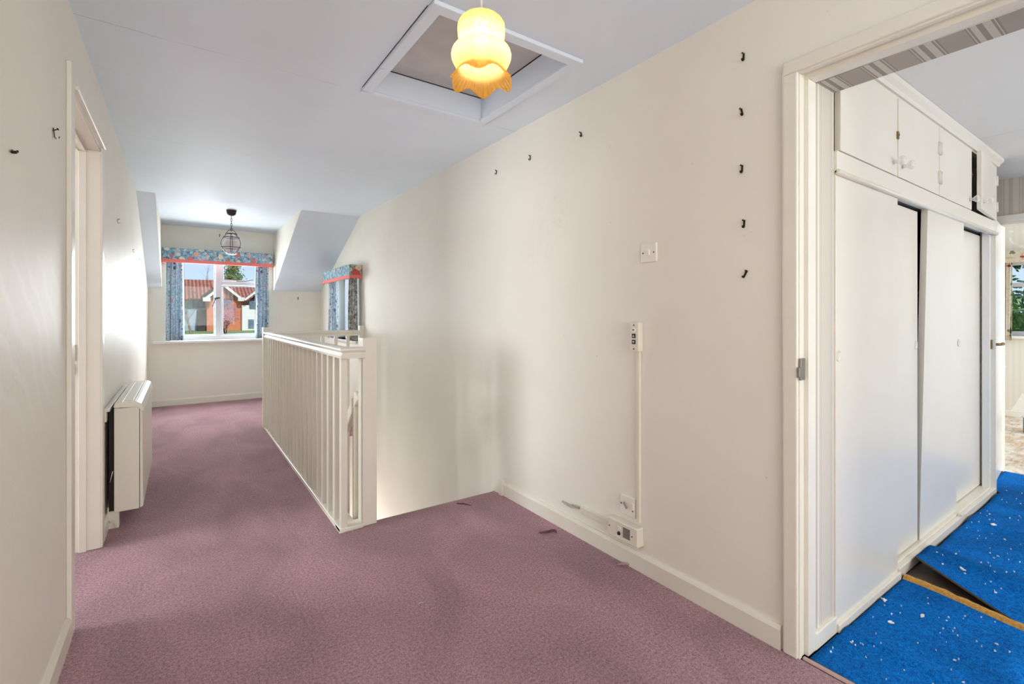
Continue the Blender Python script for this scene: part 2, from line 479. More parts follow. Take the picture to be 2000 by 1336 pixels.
struct('ceiling', wallmb('z', ZC, ZC + .14, XL - .1, XRo, YB, YF + .2, [(.80, 1.475, 1.65, 2.45)]), M['ceil'],
       label='pale blue grey painted landing ceiling with a hatch opening', cat='ceiling')
struct('wall_left', wallmb('x', XL - .11, XL, YB, YF + .2, 0, ZC + .2, [(2.40, 3.19, 0, 2.035)]), M['wall_wipe_sheen'],
       label='glossy cream landing wall with the open doorway, heater side', cat='wall')
struct('wall_right', wallmb('x', XR, XRo, YB, YF + .2, -2.7, ZC + .2, [(.01, .79, 0, 2.015), (5.74, 6.86, .86, 1.72)]), M['wall'],
       label='long cream landing wall beside the stairwell and bedroom doorway', cat='wall')
struct('wall_far', wallmb('y', YF, YF + .2, XL - .11, XRo, 0, ZC + .2, [(-.12, 1.02, .84, 1.98)]), M['wall'],
       label='cream end wall of the landing with the dormer window', cat='wall')
struct('wall_back', wallmb('y', YB - .15, YB, XL - .11, XRo, 0, ZC + .2, [(-.05, 1.45, .8, 2.1)]), M['wall'],
       label='cream wall behind the viewer', cat='wall')
for side, x0, x1 in (('left', XL, -.20), ('right', 1.10, XR)):
    s = MB().prism([(YSL, ZC), (YF, KNEE), (YF, KNEE + .05), (YSL + .07, ZC + .02)], 'x', x0, x1)
    struct('ceiling_slope_' + side, s, M['ceil'], label='sloping pale ceiling on the %s of the dormer' % side, cat='ceiling')
    xc0, xc1 = (-.26, -.198) if side == 'left' else (1.098, 1.16)
    s = MB().prism([(YSL + .02, ZC), (YF, KNEE + .012), (YF, ZC)], 'x', xc0, xc1)
    struct('wall_cheek_' + side, s, M['wall'], label='cream triangular dormer cheek on the %s' % side, cat='wall')

# stairwell below the landing
m = MB()
for k in range(12):
    y0 = 2.70 + .225 * k; z = -.195 * (k + 1)
    m.box(.905, XR, y0 - .02, y0 + .245, z - .2, z)
st = struct('stairs', m, M['pink'], bevel=.012, label='mauve carpeted staircase descending behind the banister', cat='stairs')
struct('wall_stairwell', MB().box(.70, .80, 2.66, 5.60, -2.7, -.2).box(.80, XR, 5.50, 5.60, -2.7, -.2).box(.70, .905, 2.60, 2.70, -2.7, -.2), M['wall'],
       label='cream walls of the stairwell below the landing', cat='wall')
struct('floor_hall', MB().box(.5, XRo, 2.4, 5.8, -2.75, -2.7), M['pink'], label='hall floor at the foot of the stairs', cat='floor')

# baseboards
def skirt_prof(y0, y1, x_face, dirx, h=.085, t=.016):
    """profile extruded along y; face at x_face going dirx"""
    m = MB()
    m.prism([(x_face, 0), (x_face + dirx * t, 0), (x_face + dirx * t, h - .015), (x_face + dirx * t * .5, h), (x_face, h)], 'y', y0, y1)
    return m
struct('baseboard_left', skirt_prof(YB, 2.335, XL, 1), M['gloss'], label='cream baseboard along the near left wall', cat='baseboard')
struct('baseboard_left', skirt_prof(3.26, YF, XL, 1), M['gloss'], label='cream baseboard behind the heater', cat='baseboard')
struct('baseboard_right', skirt_prof(.845, 2.60, XR, -1), M['gloss'], label='cream baseboard along the right wall up to the stairs', cat='baseboard')
struct('baseboard_far', MB().prism([(YF, 0), (YF - .016, 0), (YF - .016, .07), (YF - .008, .085), (YF, .085)], 'x', XL, XR), M['gloss'],
       label='cream baseboard under the dormer window', cat='baseboard')
m = MB().box(XR - .03, XR, 2.595, 2.635, 0, .10)
struct('trim_1', m, M['gloss'], bevel=.003, label='small end block where the right baseboard meets the stairs', cat='trim')
struct('trim_2', MB().prism([(2.635, .085), (2.74, -.02), (5.4, -2.45), (5.4, -2.7), (2.70, -.25), (2.635, -.02)], 'x', XR - .02, XR), M['gloss'],
       label='cream stair string sloping down the right wall', cat='trim')

# ------------------------------------------------------------------ left doorway (door_1) and the room behind it
d1 = thing('door_1', (XL, 2.79, 0), 'cream door frame of the open doorway in the left wall', 'door', kind='structure')
XA = XL + .016
m = MB()
m.box(XL, XA, 2.335, 2.405, 0, 2.10)                    # near upright, taller than the head
m.box(XL, XA, 3.175, 3.245, 0, 2.030)
m.box(XL, XL + .010, 2.405, 3.245, 2.03, 2.10)
m.box(XL, XA + .012, 2.40, 3.20, 2.022, 2.036)           # bead under the head
obj('architrave', m, M['gloss'], d1, bevel=.004)
m = MB()
m.box(XL - .115, XL + .008, 2.375, 2.408, 0, 2.005)
m.box(XL - .115, XL + .008, 3.172, 3.20, 0, 2.005)
m.box(XL - .115, XL + .008, 2.375, 3.20, 2.005, 2.033)
obj('lining', m, M['gloss'], d1, bevel=.002)
m = MB()
m.box(XL - .075, XL - .045, 2.408, 2.42, 0, 1.992)
m.box(XL - .075, XL - .045, 3.160, 3.172, 0, 1.992)
m.box(XL - .075, XL - .045, 2.408, 3.172, 1.992, 2.005)
obj('door_stop', m, M['gloss'], d1, bevel=.002)
m = MB().box(XL - .115, XL - .083, 3.168, 3.173, .95, 1.03).box(XL - .112, XL - .086, 3.166, 3.17, .885, .935)
obj('strike_plate', m, M['steel'], d1)
m = MB().box(XL - .108, XL - .09, 3.1645, 3.1675, .97, 1.01).box(XL - .106, XL - .092, 3.1635, 3.1665, .897, .920)
obj('latch_hole', m, M['dark'], d1)
XLR = -3.4
struct('floor_side_room', MB().box(XLR, XL - .11, .6, 5.2, -.2, 0), M['pink'], label='mauve carpet of the room through the left doorway', cat='floor')
struct('ceiling_side_room', MB().box(XLR, XL - .11, .6, 5.2, ZC, ZC + .1), M['ceil'], label='ceiling of the room through the left doorway', cat='ceiling')
m = wallmb('x', XLR - .15, XLR, .6, 5.2, 0, ZC, [(2.68, 4.06, .85, 2.05)])
m.box(XLR, XL - .11, .5, .6, 0, ZC).box(XLR, XL - .11, 5.2, 5.3, 0, ZC)
struct('wall_side_room', m, M['wall'], label='cream walls of the room through the left doorway', cat='wall')

# ------------------------------------------------------------------ right doorway (door_2)
d2 = thing('door_2', (XR, .4, 0), 'cream door frame of the bedroom doorway in the right wall', 'door', kind='structure')
YJ, YK, ZH = .79, .01, 2.015
m = MB()
m.box(XR - .016, XR, YJ - .002, .836, 0, 2.012)
m.box(XR - .016, XR, -.036, YK + .002, 0, 2.012)
m.box(XR - .016, XR, -.036, .836, 2.012, 2.058)
obj('architrave', m, M['gloss'], d2, bevel=.005)
m = MB()   # lining with rebate, then the stop
m.box(XR - .006, XR + .012, YJ - .006, YJ + .0, 0, ZH - .010)
m.box(XR - .006, XR + .012, YK, YK + .006, 0, ZH - .010)
m.box(XR - .006, XR + .012, YK, YJ, ZH - .010, ZH)
m.box(XR + .012, XR + .034, YJ - .003, YJ + .0, 0, ZH - .003)
m.box(XR + .012, XR + .034, YK, YJ, ZH - .003, ZH)
m.box(XR + .034, XR + .088, YJ - .017, YJ, 0, ZH - .022)
m.box(XR + .034, XR + .088, YK, YK + .017, 0, ZH - .022)
m.box(XR + .034, XR + .088, YK, YJ, ZH - .022, ZH)
obj('lining', m, M['gloss'], d2, bevel=.0025)
obj('reveal_wallpaper', MB().box(XR + .088, XRo + .004, YJ - .008, YJ, .06, ZH - .004), M['paper_x'], d2)
obj('head_wallpaper', MB().box(XR + .088, XRo + .004, YK, YJ, ZH - .010, ZH), M['paper_y'], d2)
obj('reveal_baseboard', MB().box(XR + .084, XRo + .004, YJ - .020, YJ, 0, .062), M['gloss'], d2, bevel=.004)
m = MB().box(XR - .010, XR + .022, YJ - .012, YJ - .005, .955, 1.03).box(XR - .020, XR - .006, YJ - .012, YJ - .004, .965, 1.0)
obj('strike_plate', m, M['steel'], d2, bevel=.002)

# ------------------------------------------------------------------ bedroom and room beyond
struct('floor_bedroom', MB().box(XRo, XW, -2.6, 2.6, -.2, -.006).box(XR + .02, XRo, .01, .79, -.03, -.004), [M['bare']], label='dark bare floor of the bedroom under the blue carpet', cat='floor')
struct('ceiling_bedroom', MB().box(XRo, XE + .05, -2.6, 2.6, ZBED, ZBED + .12), M['ceil_bed'], label='pale bedroom ceiling above the wardrobe', cat='ceiling')
struct('wall_bedroom_end', wallmb('x', XE, XE + .1, -2.6, 2.6, 0, ZBED, [(.10, .88, 0, 1.87)]), M['paper_end'],
       label='wallpapered wall above the doorway at the end of the bedroom', cat='wall')
m = MB().box(XRo, XW, 1.42, 1.52, 0, ZBED)
m.box(XRo, XE, -2.7, -2.6, 0, .8).box(XRo, XE, -2.7, -2.6, 2.0, ZBED).box(XRo, 2.4, -2.7, -2.6, .8, 2.0).box(4.6, XE, -2.7, -2.6, .8, 2.0)
struct('wall_bedroom', m, M['wall'], label='bedroom walls beside and behind the wardrobe', cat='wall')
m = MB()
m.box(XE - .016, XE, .862, .93, 0, 1.862); m.box(XE - .016, XE, .05, .118, 0, 1.862); m.box(XE - .016, XE, .05, .93, 1.862, 1.925)
m.box(XE - .02, XE + .11, .865, .88, 0, 1.855); m.box(XE - .02, XE + .11, .10, .115, 0, 1.855); m.box(XE - .02, XE + .11, .10, .88, 1.855, 1.87)
struct('trim_3', m, M['gloss'], bevel=.004, label='cream architrave around the doorway at the end of the bedroom', cat='trim')
# open door leaf, hinged on the end wall
d3 = thing('door_3', (5.08, .858, 0), 'glossy white door standing open past the end of the wardrobe', 'door', kind='structure')
ang = math.atan2(.790 - .858, 4.34 - 5.08)
R3 = Matrix.Translation((5.08, .858, 0)) @ Matrix.Rotation(ang, 4, 'Z')
obj('leaf', MB().box(0, .745, -.038, 0, .012, 1.845, M=R3), M['gloss_white'], d3, bevel=.003)
# local +y side of the rotated leaf faces the bedroom (-Y world)
m = MB().box(0.680, .712, 0, .008, .955, 1.015, M=R3)
m.tube([R3 @ Vector(p) for p in ((.695, .0, .985), (.695, .035, .985), (.680, .046, .985), (.60, .048, .985))], [.009, .009, .009, .007])
m.ball(R3 @ Vector((.595, .048, .985)), .011, 10, 6)
obj('handle', m, M['brass'], d3)
# far room
struct('wall_far_room', wallmb('x', XW, XW + .2, -2.6, 2.6, 0, 2.4, [(.25, 1.345, .935, 1.80)]), M['stripped'],
       label='half stripped wallpapered wall under the far room window', cat='wall')
m = MB().box(XE + .1, XW, 1.40, 1.50, 0, 2.4).box(XE + .1, XW, -2.7, -2.6, 0, 2.4)
struct('wall_far_room_side', m, M['wall'], label='side walls of the far room', cat='wall')
struct('ceiling_far_room', MB().box(XE + .05, XW + .2, -2.7, 2.6, 2.32, 2.44), M['ceil'], label='ceiling of the far room', cat='ceiling')
struct('floor_far_room', MB().box(XE - .02, XW, -2.6, 1.5, -.1, .004), M['boards'], label='paint spattered bare boards in the far room', cat='floor')
struct('baseboard_far_room', MB().box(XW - .018, XW, -2.6, 1.40, .004, .075), M['gloss_white'], bevel=.004, label='white baseboard in the far room', cat='baseboard')
w3 = thing('window_3', (XW + .1, .8, .93), 'white far room window looking onto greenery', 'window', kind='structure')
m = MB()
for (a, b, c, d) in ((.25, .30, .935, 1.80), (1.295, 1.345, .935, 1.80), (.30, 1.295, .935, .985), (.30, 1.295, 1.75, 1.80), (.83, 1.295, 1.50, 1.545), (.30, .78, 1.50, 1.545), (.78, .83, .985, 1.75)):
    m.box(XW + .06, XW + .12, a, b, c, d)
obj('window_frame', m, M['winframe'], w3, bevel=.004)
obj('glass_pane', MB().box(XW + .088, XW + .092, .28, 1.32, .96, 1.78), M['glass'], w3)
obj('window_sill', MB().box(XW - .05, XW + .06, .2, 1.39, .905, .935), M['gloss_white'], w3, bevel=.004)

# ------------------------------------------------------------------ carpets in the bedroom
def sstep(a, b, x):
    t = max(0, min(1, (x - a) / (b - a))); return t * t * (3 - 2 * t)
def ridge(x, y, p, q, w, h):
    px, py = p; qx, qy = q; dx, dy = qx - px, qy - py; L = math.hypot(dx, dy)
    d = ((x - px) * dy - (y - py) * dx) / L; t = ((x - px) * dx + (y - py) * dy) / L
    return h * math.exp(-(d / w) ** 2) * sstep(-.1, .1, t) * (1 - sstep(L - .2, L + .1, t))
def edgeA(y): return 2.575 + .075 * sstep(.30, .77, y)
def zA(x, y):
    z = .008 + .004 * noise.noise((x * 3, y * 3, 0))
    z += ridge(x, y, (2.03, .775), (2.0, -.5), .035, .012) + ridge(x, y, (1.86, .62), (1.93, -.3), .06, .006)
    return z
def grid(fn, nx, ny):
    m = MB(); vs = [fn(i / nx, j / ny) for i in range(nx + 1) for j in range(ny + 1)]
    fs = [(i * (ny + 1) + j, (i + 1) * (ny + 1) + j, (i + 1) * (ny + 1) + j + 1, i * (ny + 1) + j + 1) for i in range(nx) for j in range(ny)]
    return m.add(vs, fs, 0, True)
def fA(s, t):
    y = -1.6 + t * 2.368 + .005 * noise.noise((s * 9, 3, 0)) * t
    x0 = 1.766
    if y > .74: y = min(y, .764 if s < .25 else .757)
    x = x0 + s * (edgeA(y) - x0)
    if not (.03 < y < .767): x = max(x, 1.766)
    if y < .02: x = 2.0 + s * (edgeA(y) - 2.0)
    elif y < .06: x = max(x, 1.766 + s * (edgeA(y) - 1.766))
    return (x, y, zA(x, y))
ca = obj('carpet', grid(fA, 60, 90), [M['blue'], M['blue_edge']], solid=(.010, -1, 1))
tag(ca, 'front piece of bright blue carpet just inside the bedroom doorway', 'carpet', 'blue carpet pieces')
def edgeB(y): return 2.585 + .215 * max(0, (y - .37) / .39)
def zB(x, y, xl):
    z = .014 + .006 * noise.noise((x * 2, y * 2, 4))
    z += .045 * max(0, (y - .37) / .39) * math.exp(-((x - xl) / .16) ** 1.3 if x > xl else 0)
    z += ridge(x, y, (3.0, .80), (2.80, -.6), .07, .035) + ridge(x, y, (3.7, .8), (3.5, -.6), .10, .018) + ridge(x, y, (4.3, .8), (4.4, -.6), .1, .014)
    return z
def fB(s, t):
    y = -1.6 + t * 2.36
    y += (.012 * noise.noise((s * 7, 1, 0)) - .004) * sstep(.8, 1, t)
    xl = edgeB(min(y, .765)); x = xl + s ** 1.25 * (5.06 - xl)
    y += .085 * sstep(4.42, 4.47, x) * sstep(.75, 1, t)
    return (x, y, zB(x, y, xl))
cb = obj('carpet', grid(fB, 110, 100), [M['blue'], M['blue_edge']], solid=(.009, -1, 1))
tag(cb, 'larger bright blue carpet piece with its corner peeled back by the wardrobe', 'carpet', 'blue carpet pieces')
m = MB()
n = 26
vs = []; fs = []
for i in range(n + 1):
    y = .30 + (.758 - .30) * i / n; xe = edgeA(y)
    w = .040 * (1 - .3 * abs(noise.noise((y * 20, 0, 0)))); j = .004 * noise.noise((y * 30, 5, 0))
    for dx, z in ((-.02, .004), (-.004, .020), (w * .5 + j, .019 + j), (w + j, .010), (w + j, -.006)): vs.append((xe + dx, y, z))
for i in range(n):
    for k in range(4): fs.append((i * 5 + k, (i + 1) * 5 + k, (i + 1) * 5 + k + 1, i * 5 + k + 1))
m.add(vs, fs, 0, True)
tag(obj('underlay_strip', m, M['underlay']), 'ragged ochre underlay edge showing between the two blue carpets', 'underlay')
# joint strip between the carpets in the doorway
struct('trim_4', MB().prism([(XR + .004, 0), (XR + .022, 0), (XR + .020, .005), (XR + .008, .005)], 'y', .0, .78), simple('joint_strip', (186, 158, 152), .7),
       label='narrow joint between mauve and blue carpet in the doorway', cat='trim')
# paint flakes
def flake(m, x, y, z, r):
    n = random.randint(4, 6); a0 = random.random() * 6; st_ = random.uniform(1, 2.6); th = random.random() * 6
    pts = []
    for k in range(n):
        a = a0 + 2 * PI * k / n; rr = r * random.uniform(.6, 1.2)
        px, py = rr * cos(a) * st_, rr * sin(a)
        pts.append((x + px * cos(th) - py * sin(th), y + px * sin(th) + py * cos(th)))
    vs = [(p[0], p[1], z + random.uniform(.001, .004)) for p in pts] + [(p[0], p[1], z + .005 + random.uniform(0, .004)) for p in pts]
    m.add(vs, [tuple(range(n, 2 * n))] + [(k, (k + 1) % n, n + (k + 1) % n, n + k) for k in range(n)], 0)
M['flake'] = simple('white_paint_flake', (238, 238, 236), .6)
m = MB()
for k in range(190):
    if random.random() < .35:
        x, y = random.uniform(1.85, 2.55), random.uniform(.22, .74); z = zA(x, y)
    else:
        x, y = random.uniform(2.75, 4.9), random.uniform(.28, .74)
        xl = edgeB(y)
        if x < xl + .02: continue
        z = zB(x, y, xl)
    flake(m, x, y, z, random.choice((.0012, .0015, .002, .002, .003)))
tag(obj('paint_flakes', m, M['flake']), 'scatter of small white paint flakes over the blue carpet', 'debris', kind='stuff')
def fp(u, v, z=.012):
    a = (u - 1000) / FPX; b = (HV - v) / FPX; t = (z - CAMH) / b
    return (ST + a * CT) * t, (CT - a * ST) * t
for (u, v, r, lab) in ((1802, 1202, .005, 'white paint flake lying alone in the middle of the front blue carpet'), (1739, 1215, .006, 'white paint flake on the front blue carpet near the wardrobe corner'),
                       (1727, 1172, .008, 'pale paint flake against the wardrobe on the front blue carpet'), (1880, 1122, .008, 'largest white paint flake on the peeled blue carpet'),
                       (1941, 1032, .009, 'white paint flake at the back of the blue carpet')):
    x, y = fp(u, v, .014)
    z = zA(x, y) if x < 2.6 else zB(x, y, edgeB(y))
    m = MB(); flake(m, x, y, z, r); flake(m, x + r, y + r * .6, z, r * .7)
    tag(obj('paint_flake', m, M['flake'], loc=(x, y, z)), lab, 'debris', 'large paint flakes')

# ------------------------------------------------------------------ wardrobe
wd = thing('wardrobe', (2.0, .775, 0), 'built-in cream wardrobe with sliding doors and top cupboards in the bedroom', 'wardrobe')
YW = .775; W = M['wardrobe']
m = MB()
m.box(2.0, 2.02, YW + .05, 1.41, 0, 2.19).box(4.38, 4.405, YW - .005, 1.41, 0, 2.19).box(2.0, 4.4, 1.39, 1.41, 0, 2.19)
m.box(2.0, 4.4, YW + .01, 1.39, 1.72, 1.74).box(2.0, 4.4, YW + .01, 1.39, 2.165, 2.19)
obj('carcass', m, W, wd)
obj('interior_shade', MB().box(2.02, 4.38, 1.36, 1.385, .06, 1.715).box(2.02, 4.38, YW + .07, 1.36, 1.70, 1.718), M['dark'], wd)  # dark sheets painted as the shade inside the wardrobe
m = MB().box(2.0, 4.395, YW - .004, YW + .03, 1.705, 1.79)
obj('fascia', m, W, wd, bevel=.003)
m = MB(); m.tube([(2.0, YW - .006, 1.708), (4.395, YW - .006, 1.708)], .011, 10)
obj('moulding', m, W, wd)
m = MB().box(2.0, 4.40, YW - .002, YW + .022, 2.142, 2.165).box(2.60, 2.617, YW, YW + .02, 1.79, 2.15).box(3.185, 3.202, YW, YW + .02, 1.79, 2.15).box(3.795, 3.835, YW + .004, YW + .02, 1.79, 2.15).box(4.37, 4.395, YW, YW + .02, 1.79, 2.15)
obj('face_frame', m, W, wd, bevel=.002)
m = MB().prism([(YW + .02, 2.15), (YW - .012, 2.15), (YW - .018, 2.165), (YW - .034, 2.18), (YW - .036, 2.199), (YW + .02, 2.199)], 'x', 2.0, 4.43)
obj('cornice', m, W, wd)
def knob(parent, x, y, z):
    m = MB()
    Mx = Matrix.Translation((x, y, z)) @ Matrix.Rotation(PI / 2, 4, 'X')
    m.lathe([(0, 0), (.009, 0), (.008, .012), (.012, .018), (.019, .026), (.020, .033), (.015, .040), (.006, .043), (0, .043)], 0, 0, 16, M=Mx)
    obj('knob', m, M['knob'], parent)
def hinge(parent, x, y, z):
    m = MB().box(x - .012, x + .012, y - .003, y + .002, z - .03, z + .03); m.tube([(x, y - .004, z - .032), (x, y - .004, z + .032)], .005, 8)
    obj('hinge', m, M['gloss'], parent)
def catch(parent, x, y, z):
    m = MB().box(x - .008, x + .008, y - .006, y + .002, z - .016, z + .016); m.ball((x, y - .006, z), .005, 8, 6)
    obj('catch', m, M['brass'], parent)
for (a, b, kx, hx) in ((2.02, 2.602, 2.555, None), (2.615, 3.188, 2.665, 3.180), (3.20, 3.797, 3.755, 3.208)):
    dd = obj('cupboard_door', MB().box(a, b, YW - .008, YW + .014, 1.792, 2.140), W, wd, bevel=.0025)
    knob(dd, kx, YW - .008, 1.845)
    if hx:
        for z in (1.88, 2.03): hinge(dd, hx, YW - .009, z)
RD = Matrix.Translation((4.37, YW, 0)) @ Matrix.Rotation(math.radians(3.6), 4, 'Z') @ Matrix.Translation((-4.37, -YW, 0))
dd = obj('cupboard_door', MB().box(3.83, 4.37, YW - .010, YW + .012, 1.796, 2.138, M=RD), W, wd, bevel=.0025)
dd['label'] = 'cupboard door standing slightly ajar'
p = RD @ Vector((3.885, YW - .010, 1.845)); knob(dd, p.x, p.y, p.z)
for z in (1.88, 2.05): hinge(dd, 4.372, YW - .010, z)
catch(wd, 3.815, YW + .002, 2.0); catch(wd, 2.598, YW - .008, 1.97)
def pull(parent, x, y, z):
    m = MB(); Mx = Matrix.Translation((x, y, z)) @ Matrix.Rotation(PI / 2, 4, 'X')
    m.lathe([(0, .0005), (.013, .0005), (.0145, .002), (.017, .003), (.018, 0)], 0, 0, 20, M=Mx, fn=lambda i, a, r, zz: (r * (1.0 if abs(sin(a)) < .5 else 1.25), zz))
    obj('finger_pull', m, M['plastic'], parent)
a = obj('sliding_door', MB().box(2.0, 2.632, YW, YW + .022, .03, 1.705), W, wd, bevel=.002); pull(a, 2.02, YW, 1.026)
a = obj('sliding_door', MB().box(2.45, 3.015, YW + .033, YW + .055, .056, 1.692), W, wd, bevel=.002); pull(a, 2.990, YW + .033, 1.03)
RP = Matrix.Translation((0, YW, 1.71)) @ Matrix.Rotation(math.radians(1.15), 4, 'X') @ Matrix.Translation((0, -YW, -1.71))
a = obj('sliding_door', MB().box(3.04, 3.665, YW - .002, YW + .026, .050, 1.712, M=RP), W, wd, bevel=.002); pull(a, 3.62, YW + .011, 1.02)
a['label'] = 'sliding door hanging crooked off its track'
obj('sliding_door', MB().box(3.55, 4.379, YW + .064, YW + .086, .056, 1.700), W, wd, bevel=.002)
m = MB().box(2.634, 4.40, YW - .006, YW + .016, 0, .045).box(2.634, 4.38, YW + .016, YW + .10, 0, .050).box(2.0, 2.64, YW - .012, YW + .002, 0, .032)
m.box(3.60, 3.64, YW - .008, YW + .012, .045, .058)
obj('plinth', m, W, wd, bevel=.003)

# ------------------------------------------------------------------ banister
bn = thing('banister', (.74, 2.66, 0), 'cream painted banister around the stairwell in the middle of the landing', 'banister')
G = M['gloss']
m = MB().box(.707, .78, 2.65, 5.57, 0, .020).box(.707, .834, 2.65, 2.74, 0, .019).box(.707, XR, 5.50, 5.57, 0, .019)
obj('base_rail', m, G, bn, bevel=.003)
def bal(x, y, z0=.018, z1=.945, w=.0175):
    obj('baluster', MB().box(x - w, x + w, y - w, y + w, z0, z1), G, bn, bevel=.0025)
bal(.7325, 2.678)
for k in range(1, 21): bal(.7325, 2.678 + .1372 * k)
for x in (.885, 1.02, 1.155, 1.29, 1.43, 1.562): bal(x, 5.535)
prof = [(-.022, .940), (-.031, .944), (-.032, .957), (-.024, .966), (-.022, .973), (-.030, .980), (-.035, .988), (-.034, .996), (-.026, 1.0), (-.008, 1.003)]
prof = prof + [(-o, z) for o, z in reversed(prof)]
def sweep(path):
    """path of 2D points; mitred rail"""
    m = MB(); n = len(prof); vs = []
    P = [Vector((p[0], p[1])) for p in path]
    for i, p in enumerate(P):
        d0 = (P[i] - P[i - 1]).normalized() if i else None
        d1 = (P[i + 1] - P[i]).normalized() if i < len(P) - 1 else None
        a = d0 or d1; b = d1 or d0
        nrm = Vector((-(a.y + b.y), a.x + b.x)); nrm.normalize()
        k = 1 / max(.3, nrm.dot(Vector((-a.y, a.x))))
        for o, z in prof: vs.append((p.x + nrm.x * o * k, p.y + nrm.y * o * k, z))
    fs = []
    for i in range(len(P) - 1):
        for k in range(n):
            k2 = (k + 1) % n
            fs.append((i * n + k, i * n + k2, (i + 1) * n + k2, (i + 1) * n + k))
    fs.append(tuple(range(n))); fs.append(tuple((len(P) - 1) * n + k for k in range(n)))
    return m.add(vs, fs)
obj('handrail', sweep([(.835, 2.648), (.7345, 2.648), (.7345, 5.51)]), G, bn)
obj('handrail', sweep([(.76, 5.535), (1.70, 5.535)]), G, bn)
obj('newel_post', MB().box(.832, .914, 2.66, 2.742, 0, 1.048), G, bn, bevel=.004)
obj('newel_post', MB().box(.698, .770, 5.50, 5.572, 0, 1.045), G, bn, bevel=.004)
obj('newel_post', MB().box(1.688, XR, 5.50, 5.572, 0, 1.053), G, bn, bevel=.004)
m = MB().bar((.838, 2.748, .72), (.838, 5.3, -1.655), .038, .060)
obj('stair_handrail', m, G, bn, bevel=.006)
for k in range(4):
    y = 2.80 + .2 * k; zt = .78 - .93 * (y - 2.66)
    obj('stair_baluster', MB().box(.822, .855, y - .016, y + .016, -.35 - .19 * k, zt), G, bn, bevel=.0025)
obj('apron_strip', MB().box(.800, .812, 2.70, 5.50, -.2, .012).box(.782, .800, 2.74, 5.50, -.02, .014), G, bn, bevel=.002)

# ------------------------------------------------------------------ loft hatch
lh = thing('loft_hatch', (1.13, 2.05, ZC), 'square loft hatch with a raised frame in the landing ceiling', 'hatch')
m = MB()
X0, X1, Y0, Y1 = .765, 1.507, 1.604, 2.492
def frame(m, x0, x1, y0, y1, w, z0, z1):
    m.box(x0, x1, y0, y0 + w, z0, z1).box(x0, x1, y1 - w, y1, z0, z1).box(x0, x0 + w, y0 + w, y1 - w, z0, z1).box(x1 - w, x1, y0 + w, y1 - w, z0, z1)
frame(m, X0, X1, Y0, Y1, .048, ZC - .018, ZC + .0)
obj('frame', m, M['ceil'], lh, bevel=.004)
m = MB(); frame(m, X0 + .033, X1 - .03, Y0 + .044, Y1 - .04, .012, ZC - .004, ZC + .14)
obj('lining', m, M['ceil'], lh, bevel=.002)
obj('panel', MB().box(.80, 1.475, 1.65, 2.45, ZC + .124, ZC + .14), M['hatchboard'], lh)
m = MB(); frame(m, .810, 1.465, 1.66, 2.44, .004, ZC + .1205, ZC + .1245)
obj('shadow_gap', m, M['dark'], lh)

# ------------------------------------------------------------------ amber pendant
PX, PY = .7025, 1.167
def vz(v): return CAMH + (HV - v) * 1.36 / FPX
zb = vz(157)
pl = thing('pendant_light', (PX, PY, zb), 'lit amber glass pendant lamp with frilled shade below the hatch', 'lamp')
m = MB(); m.lathe([(0, ZC), (.042, ZC), (.040, ZC - .02), (.02, ZC - .035), (.008, ZC - .038), (0, ZC - .038)], PX, PY, 24)
obj('ceiling_rose', m, M['plastic_white'], pl)
m = MB(); m.tube([(PX, PY, ZC - .03), (PX, PY, vz(20))], .0035, 8)
obj('flex', m, M['plastic_white'], pl)
m = MB(); m.lathe([(0, vz(17)), (.009, vz(18)), (.013, vz(23)), (.020, vz(30)), (.020, vz(48)), (0, vz(48))], PX, PY, 20)
obj('lamp_holder', m, M['plastic_white'], pl)
PXS = 1.36 / FPX
prof_s = [(14, 33), (24, 33.5), (30, 36), (37, 40), (42, 45), (45, 51), (45.5, 60), (45, 70), (43.5, 77), (41.5, 83), (41, 86.5), (44, 90), (50, 94), (55, 100), (57.3, 107), (57, 114), (54, 122), (50, 129), (46, 134), (44.5, 137), (46, 141), (50, 146), (54, 150), (57.5, 154), (60, 157)]
NP = len(prof_s)
def shade_fn(i, a, r, z):
    t = max(0, (i - 19) / (NP - 20)) if i > 19 else 0
    rib = 1 + .010 * sin(36 * a) * (1 if 10 < i < 19 else .4)
    wav = cos(6 * a + .6)
    return r * rib * (1 + .045 * t * t * wav), z - .011 * t * t * wav
m = MB(); m.lathe([(r * PXS, vz(v)) for r, v in prof_s], PX, PY, 180, fn=shade_fn)
obj('shade', m, M['shade'], pl, solid=(.0025, 0))
m = MB(); m.lathe([(.014, vz(31.5)), (.030, vz(32)), (.040, vz(34.5)), (.046, vz(37.5)), (.043, vz(38)), (.030, vz(34.5)), (.014, vz(33))], PX, PY, 32)
obj('gallery_cap', m, M['brass'], pl)
m = MB(); m.lathe([(0, vz(48)), (.013, vz(50)), (.016, vz(60)), (.018, vz(74)), (.019, vz(100)), (.019, vz(114)), (.014, vz(122)), (0, vz(124))], PX, PY, 20)
obj('bulb', m, M['bulb'], pl)

